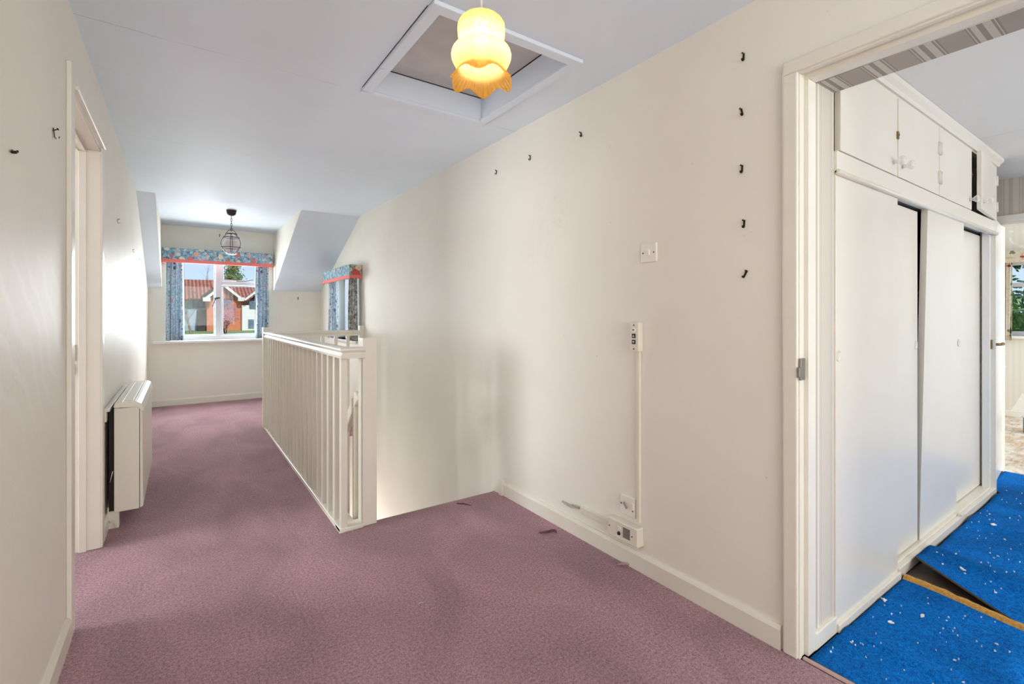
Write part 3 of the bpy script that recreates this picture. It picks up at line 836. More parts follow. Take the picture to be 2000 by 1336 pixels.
# ------------------------------------------------------------------ caged lantern by the window
LX, LY = .466, 6.16
LS = 5.33 / FPX
def lz(v): return CAMH + (HV - v) * LS
ln = thing('lantern_light', (LX, LY, lz(497)), 'unlit caged glass lantern hanging on a chain before the dormer window', 'lamp')
m = MB(); m.lathe([(0, ZC), (.05, ZC), (.05, ZC - .012), (.046, ZC - .016), (.047, ZC - .028), (.040, ZC - .046), (.024, ZC - .058), (.008, ZC - .064), (0, ZC - .064)], LX, LY, 24)
obj('ceiling_rose', m, M['iron'], ln)
m = MB(); z = ZC - .062; k = 0
while z > lz(450):
    pts = []
    for j in range(12):
        a = 2 * PI * j / 12; dx = .008 * cos(a); dz = .017 * sin(a)
        pts.append((LX + (dx if k % 2 else 0), LY + (0 if k % 2 else dx), z - .017 + dz))
    m.tube(pts, .0028, 6, closed=True); z -= .027; k += 1
obj('chain', m, M['iron'], ln)
LP = [(9, 456.5), (10, 459), (13, 464), (16.5, 469), (18.5, 474), (18.8, 478), (17.5, 483), (14.5, 488), (12, 491), (10.5, 494), (7, 497), (0.2, 498)]
m = MB(); m.lathe([(r * LS * .965, lz(v)) for r, v in LP], LX, LY, 40, fn=lambda i, a, r, z: (r * (1 + .018 * abs(cos(3 * a))), z))
obj('glass_globe', m, M['lantern_glass'], ln, solid=(.003, -1))
m = MB()
for k in range(6):
    a = 2 * PI * k / 6 + .35
    m.tube([(LX + r * LS * 1.02 * cos(a), LY + r * LS * 1.02 * sin(a), lz(v)) for r, v in LP[:10]], .0030, 6)
for r, v in ((9.5, 457), (13.6, 464.5), (16.8, 484)):
    m.tube([(LX + r * LS * 1.02 * cos(2 * PI * k / 24), LY + r * LS * 1.02 * sin(2 * PI * k / 24), lz(v)) for k in range(24)], .004, 6, closed=True)
m.tube([(LX + .045 * cos(PI * k / 12), LY + .01 * cos(PI * k / 12), lz(457) + .045 * sin(PI * k / 12)) for k in range(13)], .003, 6)
m.lathe([(0, lz(455.5)), (.045, lz(456)), (.052, lz(457.5)), (0, lz(457.8))], LX, LY, 24)
obj('cage', m, M['iron'], ln)

# ------------------------------------------------------------------ dormer window and dressings
w1 = thing('window_1', (.45, YF + .08, .84), 'white framed dormer window at the end of the landing', 'window', kind='structure')
ya, yb = YF + .055, YF + .11
m = MB()
for (a, b, c, d) in ((-.12, -.07, .84, 1.98), (.97, 1.02, .84, 1.98), (-.07, .97, .84, .895), (-.07, .97, 1.92, 1.98), (.392, .468, .895, 1.92)):
    m.box(a, b, ya, yb, c, d)
m.box(.468, .97, ya - .006, yb, 1.585, 1.640)
obj('window_frame', m, M['winframe'], w1, bevel=.005)
m = MB()
frame_y = lambda a, b, c, d, w: m.box(a, b, ya + .012, yb - .006, c, c + w).box(a, b, ya + .012, yb - .006, d - w, d).box(a, a + w, ya + .012, yb - .006, c + w, d - w).box(b - w, b, ya + .012, yb - .006, c + w, d - w)
frame_y(.470, .968, .897, 1.583, .014); frame_y(.470, .968, 1.642, 1.918, .018); frame_y(-.068, .390, .897, 1.918, .014)
obj('casement', m, M['winframe'], w1, bevel=.003)
obj('glass_pane', MB().box(-.07, .97, yb - .03, yb - .026, .89, 1.93), M['glass'], w1)
obj('window_sill', MB().box(-.29, 1.16, YF - .075, YF + .06, .806, .838), M['gloss_white'], w1, bevel=.006)
p = at(463, 548.5, YF + .03); q = at(481, 549.5, YF + .03); r = at(494, 546, YF + .03)
m = MB(); m.tube([p, q], .007, 8); m.tube([q, r], .005, 8); m.ball(p, .012, 10, 6)
obj('window_stay', m, M['black'], w1)
p = at(421, 583, YF + .04); q = at(414, 600, YF + .03)
m = MB(); m.tube([p, q], [.008, .006], 8); m.tube([(p.x - .02, YF + .045, p.z), (p.x + .05, YF + .045, p.z + .01)], .010, 8)
obj('casement_latch', m, M['black'], w1)

def pelmet(name_label, mbf, mats, band, loc, sid=None):
    t = thing('pelmet', loc, name_label, 'pelmet', 'floral pelmets')
    obj('valance', mbf, mats, t, bevel=.004); obj('band', band, M['pinkband'], t, bevel=.004)
    return t
m = MB().box(-.19, 1.062, 7.452, 7.470, 1.878, 2.03).box(-.19, -.172, 7.47, 7.615, 1.878, 2.03).box(1.044, 1.062, 7.47, 7.615, 1.878, 2.03).box(-.172, 1.044, 7.47, 7.615, 2.012, 2.03)
b = MB().box(-.194, 1.066, 7.446, 7.472, 1.845, 1.888).box(-.194, -.170, 7.472, 7.612, 1.845, 1.888).box(1.042, 1.066, 7.472, 7.612, 1.845, 1.888)
pelmet('blue floral pelmet with coral band above the dormer window', m, M['floral'], b, (.43, 7.5, 1.85))
m = MB().box(1.600, 1.618, 5.605, 6.875, 1.632, 1.758).box(1.618, 1.742, 6.857, 6.875, 1.632, 1.758).box(1.618, 1.742, 5.64, 6.857, 1.742, 1.758)
m.box(1.600, 1.742, 5.587, 5.605, 1.632, 1.758, 1)
b = MB().box(1.594, 1.621, 5.60, 6.880, 1.600, 1.640).box(1.594, 1.744, 5.582, 5.608, 1.600, 1.640)
pelmet('short floral pelmet with red roses on its end, over the stairwell side window', m, [M['floral'], M['floral_red']], b, (1.67, 6.2, 1.6))

def curtain(axis, a0, a1, fixed, z0, z1, folds, amp, mat, label, taper=0, seed=0, group='floral curtains'):
    n = 90; nz = 14
    def f(s, t):
        u = a0 + (a1 - a0) * s
        z = z0 + (z1 - z0) * t
        c = (a0 + a1) / 2
        u = c + (u - c) * (1 + taper * (1 - t))
        w = amp * sin(2 * PI * folds * s + .6 * sin(3 * t + seed)) * (.55 + .45 * (1 - t)) + .5 * amp * sin(2 * PI * folds * 1.7 * s + 2 * t + seed)
        u += .25 * amp * cos(2 * PI * folds * s)
        return (u, fixed + w, z) if axis == 'x' else (fixed + w, u, z)
    o = obj('curtain', grid(f, n, nz), mat, loc=((a0 + a1) / 2, fixed, z0) if axis == 'x' else (fixed, (a0 + a1) / 2, z0), solid=(.003, 0))
    return tag(o, label, 'curtain', group)
curtain('x', -.155, .035, 7.548, .845, 1.90, 4.2, .028, M['curtain'], 'blue floral curtain on the left of the dormer window', .06, 1)
curtain('x', .855, 1.020, 7.548, .845, 1.90, 4.0, .028, M['curtain'], 'blue floral curtain on the right of the dormer window', .08, 2)
curtain('y', 6.46, 6.84, 1.685, .87, 1.66, 4, .020, M['curtain'], 'blue floral curtain at the far edge of the stairwell side window', .04, 3)
curtain('y', 5.615, 5.83, 1.675, .87, 1.66, 3, .020, M['floral_grey'], 'grey and red rose curtain at the near edge of the stairwell side window', .05, 4)
w2 = thing('window_2', (XR + .2, 6.3, .86), 'white framed side window above the stairwell end', 'window', kind='structure')
m = MB()
for (a, b, c, d) in ((5.74, 5.79, .86, 1.72), (6.81, 6.86, .86, 1.72), (5.79, 6.81, .86, .91), (5.79, 6.81, 1.67, 1.72), (6.27, 6.33, .91, 1.67)):
    m.box(XR + .14, XR + .20, a, b, c, d)
m.box(XR + .14, XR + .20, 5.79, 6.27, 1.40, 1.445)
obj('window_frame', m, M['winframe'], w2, bevel=.004)
obj('glass_pane', MB().box(XR + .168, XR + .172, 5.76, 6.84, .88, 1.70), M['glass'], w2)
obj('window_sill', MB().box(XR - .045, XR + .14, 5.69, 6.91, .835, .86), M['gloss_white'], w2, bevel=.004)
# far room dressing
curtain('y', 1.235, 1.345, 7.80, .885, 1.80, 2.4, .018, M['floral_light'], 'sunlit cream floral curtain at the far room window', .03, 5)
t = thing('pelmet', (7.78, .8, 1.77), 'cream pelmet with red roses above the far room window', 'pelmet', 'floral pelmets')
obj('valance', MB().box(7.70, 7.715, .2, 1.36, 1.765, 1.90).box(7.715, 7.865, 1.345, 1.36, 1.765, 1.90).box(7.715, 7.865, .2, 1.345, 1.885, 1.90), M['floral_light'], t, bevel=.004)
m = MB().box(6.86, 7.0, .80, 1.015, .006, .16)
g = thing('storage_box', (6.93, .92, 0), 'small grey box on the far room boards', 'box')
obj('body', m, simple('grey_plastic', (112, 116, 120), .5), g, bevel=.01)
obj('lid', MB().box(6.85, 7.01, .79, 1.025, .16, .175), simple('pale_lid', (206, 208, 210), .5), g, bevel=.006)

# ------------------------------------------------------------------ storage heater
sh = thing('storage_heater', (XL, 3.9, 0), 'cream storage heater standing away from the left wall', 'heater')
HX0, HX1, HXF = -.300, -.190, -.172
HY0, HY1 = 3.40, 4.44
obj('body', MB().box(HX0, HX1, HY0, HY1, .092, .665), M['heater'], sh, bevel=.004)
obj('front_panel', MB().prism([(HX1 + .002, .094), (HXF, .10), (HXF - .004, .62), (HX1 + .002, .655)], 'y', HY0 + .002, HY1 - .002), M['heater'], sh, bevel=.004)
m = MB().prism([(HX0 - .002, .672), (HX0 + .004, .694), (HX1 - .010, .694), (HX1 + .010, .682), (HXF + .004, .640), (HXF - .010, .636), (HX1 - .004, .662), (HX0, .668)], 'y', HY0 - .004, HY1 + .004)
obj('top_cover', m, M['heater'], sh, bevel=.002)
m = MB()
for x in (HX0 + .03, HX1 - .022): m.box(x, x + .006, HY0 + .002, HY1 - .002, .692, .6975)
m.box(HX0 + .045, HX1 - .03, HY0 + .05, HY1 - .05, .6935, .6955)
obj('top_grille', m, M['heater'], sh, bevel=.001)
obj('vent_slot', MB().box(HX0 + .02, HX1 - .025, HY0 - .002, HY0 + .004, .664, .670), M['dark'], sh)
obj('gap_shade', MB().box(XL + .018, HX0 - .001, HY0 + .01, HY1 - .02, .10, .655), M['dark'], sh)  # dark block fills in the shaded gap between heater and wall
obj('wall_bracket', MB().box(XL + .002, XL + .026, HY0 - .04, HY1 - .02, .655, .672).box(XL + .001, XL + .012, HY0 - .04, HY1 - .02, .60, .655), M['heater'], sh, bevel=.002)
for y in (HY0 + .02, HY1 - .10): obj('foot_bracket', MB().box(XL + .01, HX0 + .02, y, y + .04, 0, .12), M['plastic'], sh, bevel=.002)
m = MB(); m.tube([(XL + .02, HY0 + .0, .05), (-.315, HY0 - .03, .052), (-.292, HY0 - .035, .05), (-.29, HY0 - .035, .02)], .0035, 6)
obj('cable', m, M['plastic'], sh); m = MB(); m.tube([(XL + .03, HY0 + .01, .30), (-.318, HY0 + .004, .26), (-.305, HY0 + .004, .32)], .002, 6)
obj('cable', m, M['plastic'], sh)

# ------------------------------------------------------------------ wall fittings on the right wall
def screw(parent, x, y, z, mat='iron', r=.0035):
    m = MB(); Mx = Matrix.Translation((x, y, z)) @ Matrix.Rotation(-PI / 2, 4, 'Y')
    m.lathe([(r, 0), (r, .001), (r * .6, .0016), (0, .0016)], 0, 0, 10, M=Mx); obj('screw', m, M[mat], parent)
ls = thing('light_switch', (XR, 1.424, 1.459), 'square white single light switch on the right wall', 'switch')
obj('plate', MB().box(XR - .010, XR, 1.381, 1.467, 1.416, 1.502), M['plastic_white'], ls, bevel=.003)
obj('rocker', MB().box(XR - .0145, XR - .009, 1.417, 1.431, 1.447, 1.474), M['plastic_white'], ls, bevel=.002)
screw(ls, XR - .010, 1.394, 1.459); screw(ls, XR - .010, 1.454, 1.459)
cs = thing('call_switch', (XR, 1.487, 1.078), 'slim stairlift call switch with two black arrow buttons above a conduit', 'switch')
obj('case', MB().box(XR - .032, XR, 1.462, 1.512, 1.010, 1.146), M['plastic'], cs, bevel=.004)
for z, up in ((1.082, 1), (1.054, -1)):
    b = obj('button', MB().box(XR - .035, XR - .031, 1.479, 1.499, z - .010, z + .010), M['black'], cs, bevel=.0015)
    m = MB().prism([(1.484, z - .004 * up), (1.494, z - .004 * up), (1.489, z + .005 * up)], 'x', XR - .0356, XR - .0348)
    obj('arrow', m, M['plastic_white'], b)
m = MB(); Mx = Matrix.Translation((XR - .032, 1.489, 1.109)) @ Matrix.Rotation(-PI / 2, 4, 'Y')
m.lathe([(.0105, 0), (.0105, .003), (.008, .004), (0, .004)], 0, 0, 18, M=Mx); ks = obj('key_switch', m, M['plastic_white'], cs)
obj('key_slot', MB().box(XR - .0368, XR - .0355, 1.483, 1.494, 1.107, 1.112), M['black'], ks)
screw(cs, XR - .032, 1.489, 1.131); screw(cs, XR - .032, 1.489, 1.022)
tag(obj('conduit', MB().box(XR - .016, XR, 1.472, 1.490, .222, 1.012), M['plastic'], bevel=.002), 'thin vertical cream conduit below the call switch', 'conduit')
sp_ = thing('fused_spur', (XR, 1.545, .277), 'square white fused spur with grey cable outlet beside the conduit foot', 'socket')
obj('plate', MB().box(XR - .012, XR, 1.498, 1.592, .230, .322), M['plastic_white'], sp_, bevel=.003)
obj('rocker', MB().box(XR - .017, XR - .011, 1.506, 1.520, .268, .300), M['plastic_white'], sp_, bevel=.002)
m = MB(); m.tube([(XR - .012, 1.566, .287), (XR - .022, 1.556, .288), (XR - .026, 1.545, .282), (XR - .024, 1.538, .270)], .005, 8)
obj('fuse_cover', m, simple('grey_clip', (150, 146, 138), .5), sp_)
screw(sp_, XR - .012, 1.584, .280); screw(sp_, XR - .012, 1.513, .262)
tb = thing('control_box', (XR, 1.55, .16), 'cream boxed control unit with grey label at the conduit foot', 'box')
obj('case', MB().box(XR - .046, XR, 1.458, 1.640, .118, .205), M['plastic'], tb, bevel=.005)
obj('label_plate', MB().box(XR - .047, XR - .0455, 1.500, 1.542, .140, .188), M['lcd'], tb)
m = MB(); Mx = Matrix.Translation((XR - .046, 1.566, .150)) @ Matrix.Rotation(-PI / 2, 4, 'Y')
m.lathe([(.009, 0), (.008, .005), (.004, .006), (0, .006)], 0, 0, 14, M=Mx); obj('knob', m, M['black'], tb)
obj('indicator', MB().box(XR - .048, XR - .0455, 1.556, 1.576, .166, .182), M['plastic_white'], tb, bevel=.001)
screw(tb, XR - .046, 1.628, .165); screw(tb, XR - .046, 1.488, .162)
tag(obj('cable_trunking', MB().box(XR - .017, XR, 1.638, 1.868, .138, .170), M['plastic'], bevel=.002), 'short horizontal trunking running left from the control box', 'conduit')
m = MB(); m.tube([(XR - .008, 1.86, .154), (XR - .010, 1.90, .151), (XR - .014, 1.94, .143), (XR - .016, 1.98, .147), (XR - .014, 2.01, .150)], .0045, 8)
m.tube([(XR - .012, 1.88, .158), (XR - .016, 1.93, .158)], .004, 8)
tag(obj('cable_end', m, simple('grey_cable', (176, 172, 160), .5)), 'cut cable end poking out of the short trunking', 'cable')

# ------------------------------------------------------------------ picture hooks
def hook(loc, nx, label, tilt=0, s=1.0, axis='x'):
    """a bent brass picture hook nailed to the wall; nx = direction out of the wall"""
    t = thing('picture_hook', loc, label, 'hook', 'picture hooks left on the walls')
    pts = [(.001, .016), (.002, .004), (.003, -.010), (.007, -.015), (.012, -.012), (.013, -.006)]
    vs = []; w = .0035 * s
    def P(d, l, z):
        l2 = l * cos(tilt) - z * sin(tilt); z2 = l * sin(tilt) + z * cos(tilt)
        if axis == 'x': return (loc[0] + nx * d, loc[1] + l2, loc[2] + z2)
        return (loc[0] + l2, loc[1] + nx * d, loc[2] + z2)
    for d, z in pts:
        for l in (-w, w): vs.append(P(d * s, l, z * s))
        for l in (w, -w): vs.append(P((d + .0016) * s, l, (z + (.0012 if z < -.008 else 0)) * s))
    fs = []
    n = len(pts)
    for i in range(n - 1):
        for k in range(4):
            k2 = (k + 1) % 4; fs.append((i * 4 + k, i * 4 + k2, (i + 1) * 4 + k2, (i + 1) * 4 + k))
    fs += [(0, 1, 2, 3), ((n - 1) * 4 + 3, (n - 1) * 4 + 2, (n - 1) * 4 + 1, (n - 1) * 4)]
    obj('strip', MB().add(vs, fs), M['bronze'], t)
    m = MB(); m.tube([P(.0, 0, .008 * s), P(.011 * s, 0, .014 * s)], .0016 * s, 6); m.tube([P(.010 * s, 0, .0135 * s), P(.0125 * s, 0, .0150 * s)], .0034 * s, 8)
    obj('nail', m, M['bronze'], t)
for y, z, tl, lab in ((.984, 2.148, 0, 'topmost picture hook of the column beside the bedroom doorway'), (.990, 1.943, -.25, 'second picture hook from the top beside the bedroom doorway'),
                      (.990, 1.728, 0, 'middle picture hook of the column beside the bedroom doorway'), (.982, 1.520, 0, 'second lowest picture hook beside the bedroom doorway'),
                      (.978, 1.331, .45, 'lowest tilted picture hook beside the bedroom doorway'),
                      (1.872, 2.132, -.35, 'picture hook high on the right wall nearest the loft hatch'), (2.322, 2.129, 0, 'middle of the three high picture hooks on the right wall'),
                      (2.700, 2.134, 0, 'picture hook high on the right wall above the stair head')):
    hook((XR, y, z), -1, lab, tl)
for y, z, tl, lab, s in ((2.12, 1.766, .1, 'large bent picture hook on the left wall close to the doorway', 1.15), (1.65, 1.577, -1.2, 'sideways picture hook nearest the viewer on the left wall', .9),
                         (4.043, 1.791, 0, 'picture hook on the left wall above the heater', 1.0), (5.265, 1.73, 0, 'picture hook on the left wall beyond the heater', .9),
                         (6.077, 1.727, 0, 'furthest picture hook on the left wall under the slope', .9)):
    hook((XL, y, z), 1, lab, tl, s)
hook((1.429, YF, 1.418), -1, 'picture hook on the low end wall right of the dormer window', 0, 1.1, 'y')
hook((.438, YF, 2.256), -1, 'picture hook on the end wall above the dormer pelmet', 0, 1.1, 'y')

# ------------------------------------------------------------------ carpet scraps on the landing
M['tuft'] = simple('dark_carpet_tuft', (104, 68, 76), .95, var=.3, vscale=80)
M['lint'] = simple('pale_lint', (206, 196, 188), .9)
x, y = fp(1075, 1042, 0)
m = MB(); m.tube([(x - .05, y + .035, .004), (x - .02, y + .012, .010), (x + .012, y - .002, .014), (x + .030, y - .004, .010), (x + .026, y - .02, .006)], [.003, .006, .007, .007, .003], 8)
tag(obj('carpet_tuft', m, M['tuft'], loc=(x, y, 0)), 'curled dark carpet tuft by the right baseboard', 'carpet scrap')
x, y = fp(905, 985, 0)
m = MB(); m.tube([(x - .03, y + .03, .002), (x, y, .003), (x + .03, y - .045, .002)], [.003, .005, .002], 6)
tag(obj('carpet_scuff', m, M['tuft'], loc=(x, y, 0)), 'dark worn tuft at the stair head carpet edge', 'carpet scrap')
x, y = fp(1218, 1106, 0)
m = MB(); m.tube([(x - .02, y + .02, .004), (x, y, .012), (x + .015, y - .012, .01), (x + .03, y - .005, .004)], [.004, .006, .005, .003], 8)
tag(obj('lint_clump', m, simple('pink_lint', (176, 140, 146), .95), loc=(x, y, 0)), 'pale pink lint clump against the right baseboard', 'debris')
m = MB()
for k in range(70):
    x, y = random.uniform(-.2, 1.65), random.uniform(.9, 5.5)
    if y > 2.6 and x > .68: continue
    a = random.random() * 6; L = random.uniform(.003, .008)
    m.tube([(x, y, .003), (x + L * cos(a), y + L * sin(a), .004), (x + L * 1.4 * cos(a + .5), y + L * 1.4 * sin(a + .5), .003)], .0011, 5)
tag(obj('lint_specks', m, M['lint']), 'scattered pale lint specks on the mauve carpet', 'debris', kind='stuff')
x, y = fp(822, 1180, 0)
m = MB(); m.tube([(x - .01, y, .003), (x, y + .004, .006), (x + .012, y - .003, .004)], .0016, 6)
tag(obj('thread', m, M['lint'], loc=(x, y, 0)), 'short pale thread in the middle of the mauve carpet', 'debris')

# ------------------------------------------------------------------ outdoors
def gz(y): return -2.9 + 2.65 * sstep(10, 42, y)
m = grid(lambda s, t: (-60 + 140 * s, 9 + 110 * t, gz(9 + 110 * t) + .3 * noise.noise((s * 9, t * 7, 0))), 30, 40)
M['lawn'] = simple('lawn_grass', (150, 164, 96), .95, var=.3, vscale=1.5)
lw = obj('lawn', m, M['lawn']); tag(lw, 'sloping green lawn outside the dormer window', 'lawn', kind='structure')

def brick(name, a, b, mortar, sc=6):
    t = NT(name); br = t.n('ShaderNodeTexBrick'); br.inputs['Scale'].default_value = sc
    br.inputs['Color1'].default_value = (*lin(a), 1); br.inputs['Color2'].default_value = (*lin(b), 1); br.inputs['Mortar'].default_value = (*lin(mortar), 1)
    mp = t.n('ShaderNodeMapping'); mp.inputs['Rotation'].default_value = (PI / 2, 0, 0)
    t.l(t.coord(), mp.inputs['Vector']); t.l(mp.outputs[0], br.inputs['Vector'])
    return t.done(t.pbsdf(br.outputs['Color'], .8).outputs[0])
M['brick'] = brick('orange_brick', (206, 112, 72), (218, 132, 92), (214, 160, 130))
def tiles():
    t = NT('red_pantiles'); sep = t.n('ShaderNodeSeparateXYZ'); t.l(t.coord(), sep.inputs[0])
    f = t.math('SINE', t.math('MULTIPLY', sep.outputs[0], 2 * PI / .30))
    n = t.noise(t.coord(), 2.5, 4, .7)
    col = t.ramp(n, [(.3, lin((176, 96, 70))), (.6, lin((222, 144, 110))), (.75, lin((150, 108, 98)))])
    gap = t.ramp(f, [(.0, (.45, .42, .45)), (.45, (1, 1, 1))])
    col = t.mix(1, col, gap, 'MULTIPLY')
    return t.done(t.pbsdf(col, .8).outputs[0])
M['tiles'] = tiles()
M['render'] = simple('white_render', (236, 234, 230), .8, var=.04)
M['bluegrey'] = simple('pale_blue_cladding', (176, 192, 208), .8, var=.05)
M['timber'] = simple('dark_timber', (66, 60, 58), .8, var=.3, vscale=3)
M['barge'] = simple('white_bargeboard', (232, 226, 216), .6)
M['pane'] = simple('house_window_pane', (110, 124, 140), .15, var=.3, vscale=2)

def slab(m, pts, th):
    """thick quad: pts 4 corners, thickness along its normal"""
    P = [Vector(p) for p in pts]; n = (P[1] - P[0]).cross(P[3] - P[0]).normalized()
    if n.z < 0: n = -n
    Q = [p - n * th for p in P]
    m.add(P + Q, [(0, 1, 2, 3), (7, 6, 5, 4), (0, 4, 5, 1), (1, 5, 6, 2), (2, 6, 7, 3), (3, 7, 4, 0)])
def pbox(m, u0, v0, u1, v1, y0, y1):
    p = at(u0, v0, y0); q = at(u1, v1, y0)
    m.box(p.x, q.x, y0, y1, min(p.z, q.z), max(p.z, q.z))
hs = thing('house', (2.5, 54, -1), 'brick house with red pantile roof and white gable seen through the dormer window', 'house')
eL, eR, rL, rR = at(325, 585, 51), at(520, 581, 51), at(325, 545, 56), at(520, 549, 56)
m = MB(); slab(m, [eL, eR, rR, rL], .15)
bk = Vector((0, 10, 0)); slab(m, [rL, rR, Vector((rR.x, 61, eR.z)), Vector((rL.x, 61, eL.z))], .15)
obj('roof', m, M['tiles'], hs)
m = MB(); pbox(m, 403, 581, 500, 690, 52, 60); obj('wall', m, M['brick'], hs)
m = MB(); pbox(m, 330, 584, 403, 690, 52.2, 60); obj('clad_wall', m, M['bluegrey'], hs)
# front gable
pk, gl, gr = at(437, 557, 48.5), at(399, 585, 48.5), at(474, 586, 48.5)
dy = Vector((0, 6.5, 0)); dz = Vector((0, 2.6, 0)); m = MB()
slab(m, [gl, pk, pk + dy, gl + dy], .14); slab(m, [pk, gr, gr + dy, pk + dy], .14); obj('gable_roof', m, M['tiles'], hs)
a, b, c = at(437, 560, 49), at(403, 587, 49), at(470, 587, 49)
m = MB(); m.prism([(b.x, b.z), (c.x, c.z), (a.x, a.z)], 'y', 49, 52); obj('gable_tile_hanging', m, M['tiles'], hs)
m = MB(); p = at(404, 585, 49.05); q = at(472, 700, 49.05); m.box(p.x, q.x, 49.05, 52, q.z, p.z); obj('gable_wall', m, M['brick'], hs)
m = MB(); yb_ = Vector((0, -.12, 0))
m.bar(gl + yb_, pk + yb_, .2, .22, (0, 1, 0)); m.bar(pk + yb_, gr + yb_, .2, .22, (0, 1, 0)); obj('bargeboard', m, M['barge'], hs)
for u, d0, d1 in ((399, -.1, .45), (470, -.2, .30)):
    p = at(u, 582, 48.3); obj('boxed_eave', MB().box(p.x + d0, p.x + d1, 48.1, 49, p.z - .28, p.z + .05), M['barge'], hs)
def hwin(u0, v0, u1, v1, y):
    m = MB(); pbox(m, u0, v0, u1, v1, y, y + .1); f = obj('window', m, M['pane'], hs)
    m = MB()
    p, q = at(u0, v0, y - .03), at(u1, v1, y - .03)
    n = max(2, round((q.x - p.x) / .5))
    for k in range(n + 1): x = p.x + (q.x - p.x) * k / n; m.box(x - .035, x + .035, y - .05, y + .02, q.z, p.z)
    for z in (p.z, q.z, p.z * .4 + q.z * .6): m.box(p.x, q.x, y - .05, y + .02, z - .035, z + .035)
    obj('glazing_bar', m, M['timber'], f)
hwin(433, 584, 453, 603, 48.95); hwin(377, 587, 399, 601, 52.1)
m = MB(); pbox(m, 386, 605, 403, 660, 50, 52.2); pbox(m, 366, 583, 403, 587, 51, 52.2); obj('timber_porch', m, M['timber'], hs)
m = MB(); a, b = at(393, 583, 50.5), at(420, 563, 50.5); m.bar(a, b, .3, .35, (0, 1, 0)); obj('dark_valley_board', m, M['timber'], hs)
h2 = thing('house', (5.4, 53, -1), 'white rendered house on the right edge of the dormer view', 'house')
m = MB(); pbox(m, 473, 596, 530, 690, 48.3, 50.4); obj('wall', m, M['render'], h2)
a, b, c = at(505, 566, 47.6), at(478, 586, 47.6), at(532, 586, 47.6); m = MB()
slab(m, [b, a, a + dz, b + dz], .14); slab(m, [a, c, c + dz, a + dz], .14); obj('roof', m, M['tiles'], h2)
m = MB(); m.bar(b, a, .16, .18, (0, 1, 0)); m.bar(a, c, .16, .18, (0, 1, 0)); obj('bargeboard', m, M['barge'], h2)
p, q, r = at(483, 596, 48.3), at(527, 596, 48.3), at(505, 572, 48.3); m = MB(); m.prism([(p.x, p.z), (q.x, q.z), (r.x, r.z)], 'y', 48.3, 50.2); obj('gable_wall', m, M['timber'], h2)
for q in ((485, 624, 496, 641), (487, 588, 499, 603)):
    m = MB(); pbox(m, *q, 48.2, 48.35); obj('window', m, M['pane'], h2)

def tree(name, base, h, spread, nb, leaf_mat, leaf_n, leaf_s, label, bark, droop=.0, lo=.35, conifer=False, cat='tree'):
    t = thing(name, base, label, cat)
    B = Vector(base); m = MB(); tips = []
    def grow(p, d, L, r, lev):
        pts = [p]; rs = [r]
        for k in range(4):
            d = (d + Vector((random.uniform(-.22, .22), random.uniform(-.22, .22), random.uniform(-.1, .16) - droop))).normalized()
            p = p + d * L / 4; pts.append(p); rs.append(r * (1 - .16 * (k + 1)))
            if lev > 0: tips.append(p)
        m.tube(pts, rs, 5)
        if lev < 3:
            for k in range(nb if lev else nb + 2):
                q = pts[random.randint(2, 4)]
                dd = (d + Vector((random.uniform(-1, 1), random.uniform(-1, 1), random.uniform(-.2, .7))) * spread).normalized()
                grow(q, dd, L * random.uniform(.5, .72), rs[-1] * .62, lev + 1)
    if conifer:
        m.tube([B, B + Vector((0, 0, h))], [h * .03, h * .006], 6)
        for k in range(70):
            f = random.uniform(.15, 1); a = random.random() * 2 * PI; L = h * .30 * (1.1 - f)
            p0 = B + Vector((0, 0, h * f)); p1 = p0 + Vector((cos(a) * L, sin(a) * L, L * .35)); m.tube([p0, p1], [h * .006, h * .002], 4)
            for j in range(4): tips.append(p0.lerp(p1, .3 + .7 * j / 3))
    else: grow(B, Vector((0, 0, 1)), h * lo, h * .020, 0)
    obj('trunk', m, bark, t)
    if leaf_n and tips:
        m = MB()
        for k in range(leaf_n):
            c = random.choice(tips) + Vector((random.gauss(0, 1), random.gauss(0, 1), random.gauss(0, 1))) * leaf_s * 1.6
            a = Vector((random.gauss(0, 1), random.gauss(0, 1), random.gauss(0, 1))).normalized() * leaf_s
            b = a.orthogonal().normalized() * leaf_s * .55
            m.add([c - a, c + b, c + a, c - b], [(0, 1, 2, 3)])
        obj('foliage', m, leaf_mat, t)
    return t
M['bark'] = simple('grey_bark', (150, 136, 120), .9, var=.2, vscale=6)
M['bark_dark'] = simple('dark_bark', (62, 52, 48), .9, var=.2, vscale=6)
M['needle'] = simple('green_gold_needles', (120, 140, 70), .8, var=.35, vscale=.8)
M['blossom'] = simple('pink_blossom', (206, 140, 144), .8, var=.3, vscale=2)
M['leaf'] = simple('fresh_leaf', (116, 150, 70), .6, var=.35, vscale=1.2, Transmission_Weight=0.0)
M['leaf_dark'] = simple('deep_leaf', (70, 104, 60), .6, var=.35, vscale=1.2)
p = at(456, 600, 64); tree('conifer', (p.x, 64, gz(64)), 7.4, 0, 0, M['needle'], 2600, .16, 'golden green conifer rising behind the brick house', M['bark'], conifer=True)
p = at(407, 600, 74); tree('bare_tree', (p.x, 74, gz(74)), 11.5, .95, 4, None, 0, .1, 'bare grey tree standing behind the brick house roof', M['bark'])
p = at(447, 640, 34); tree('blossom_tree', (p.x, 34, gz(34) - .2), 4.3, 1.15, 4, M['blossom'], 1500, .05, 'small pink blossom tree in front of the brick wall', M['bark_dark'])
p = at(377, 640, 36); tree('bare_bush', (p.x, 36, gz(36)), 4.9, 1.1, 4, M['leaf_dark'], 200, .05, 'straggly bare bush on the lawn left of the brick wall', M['bark'], cat='bush')
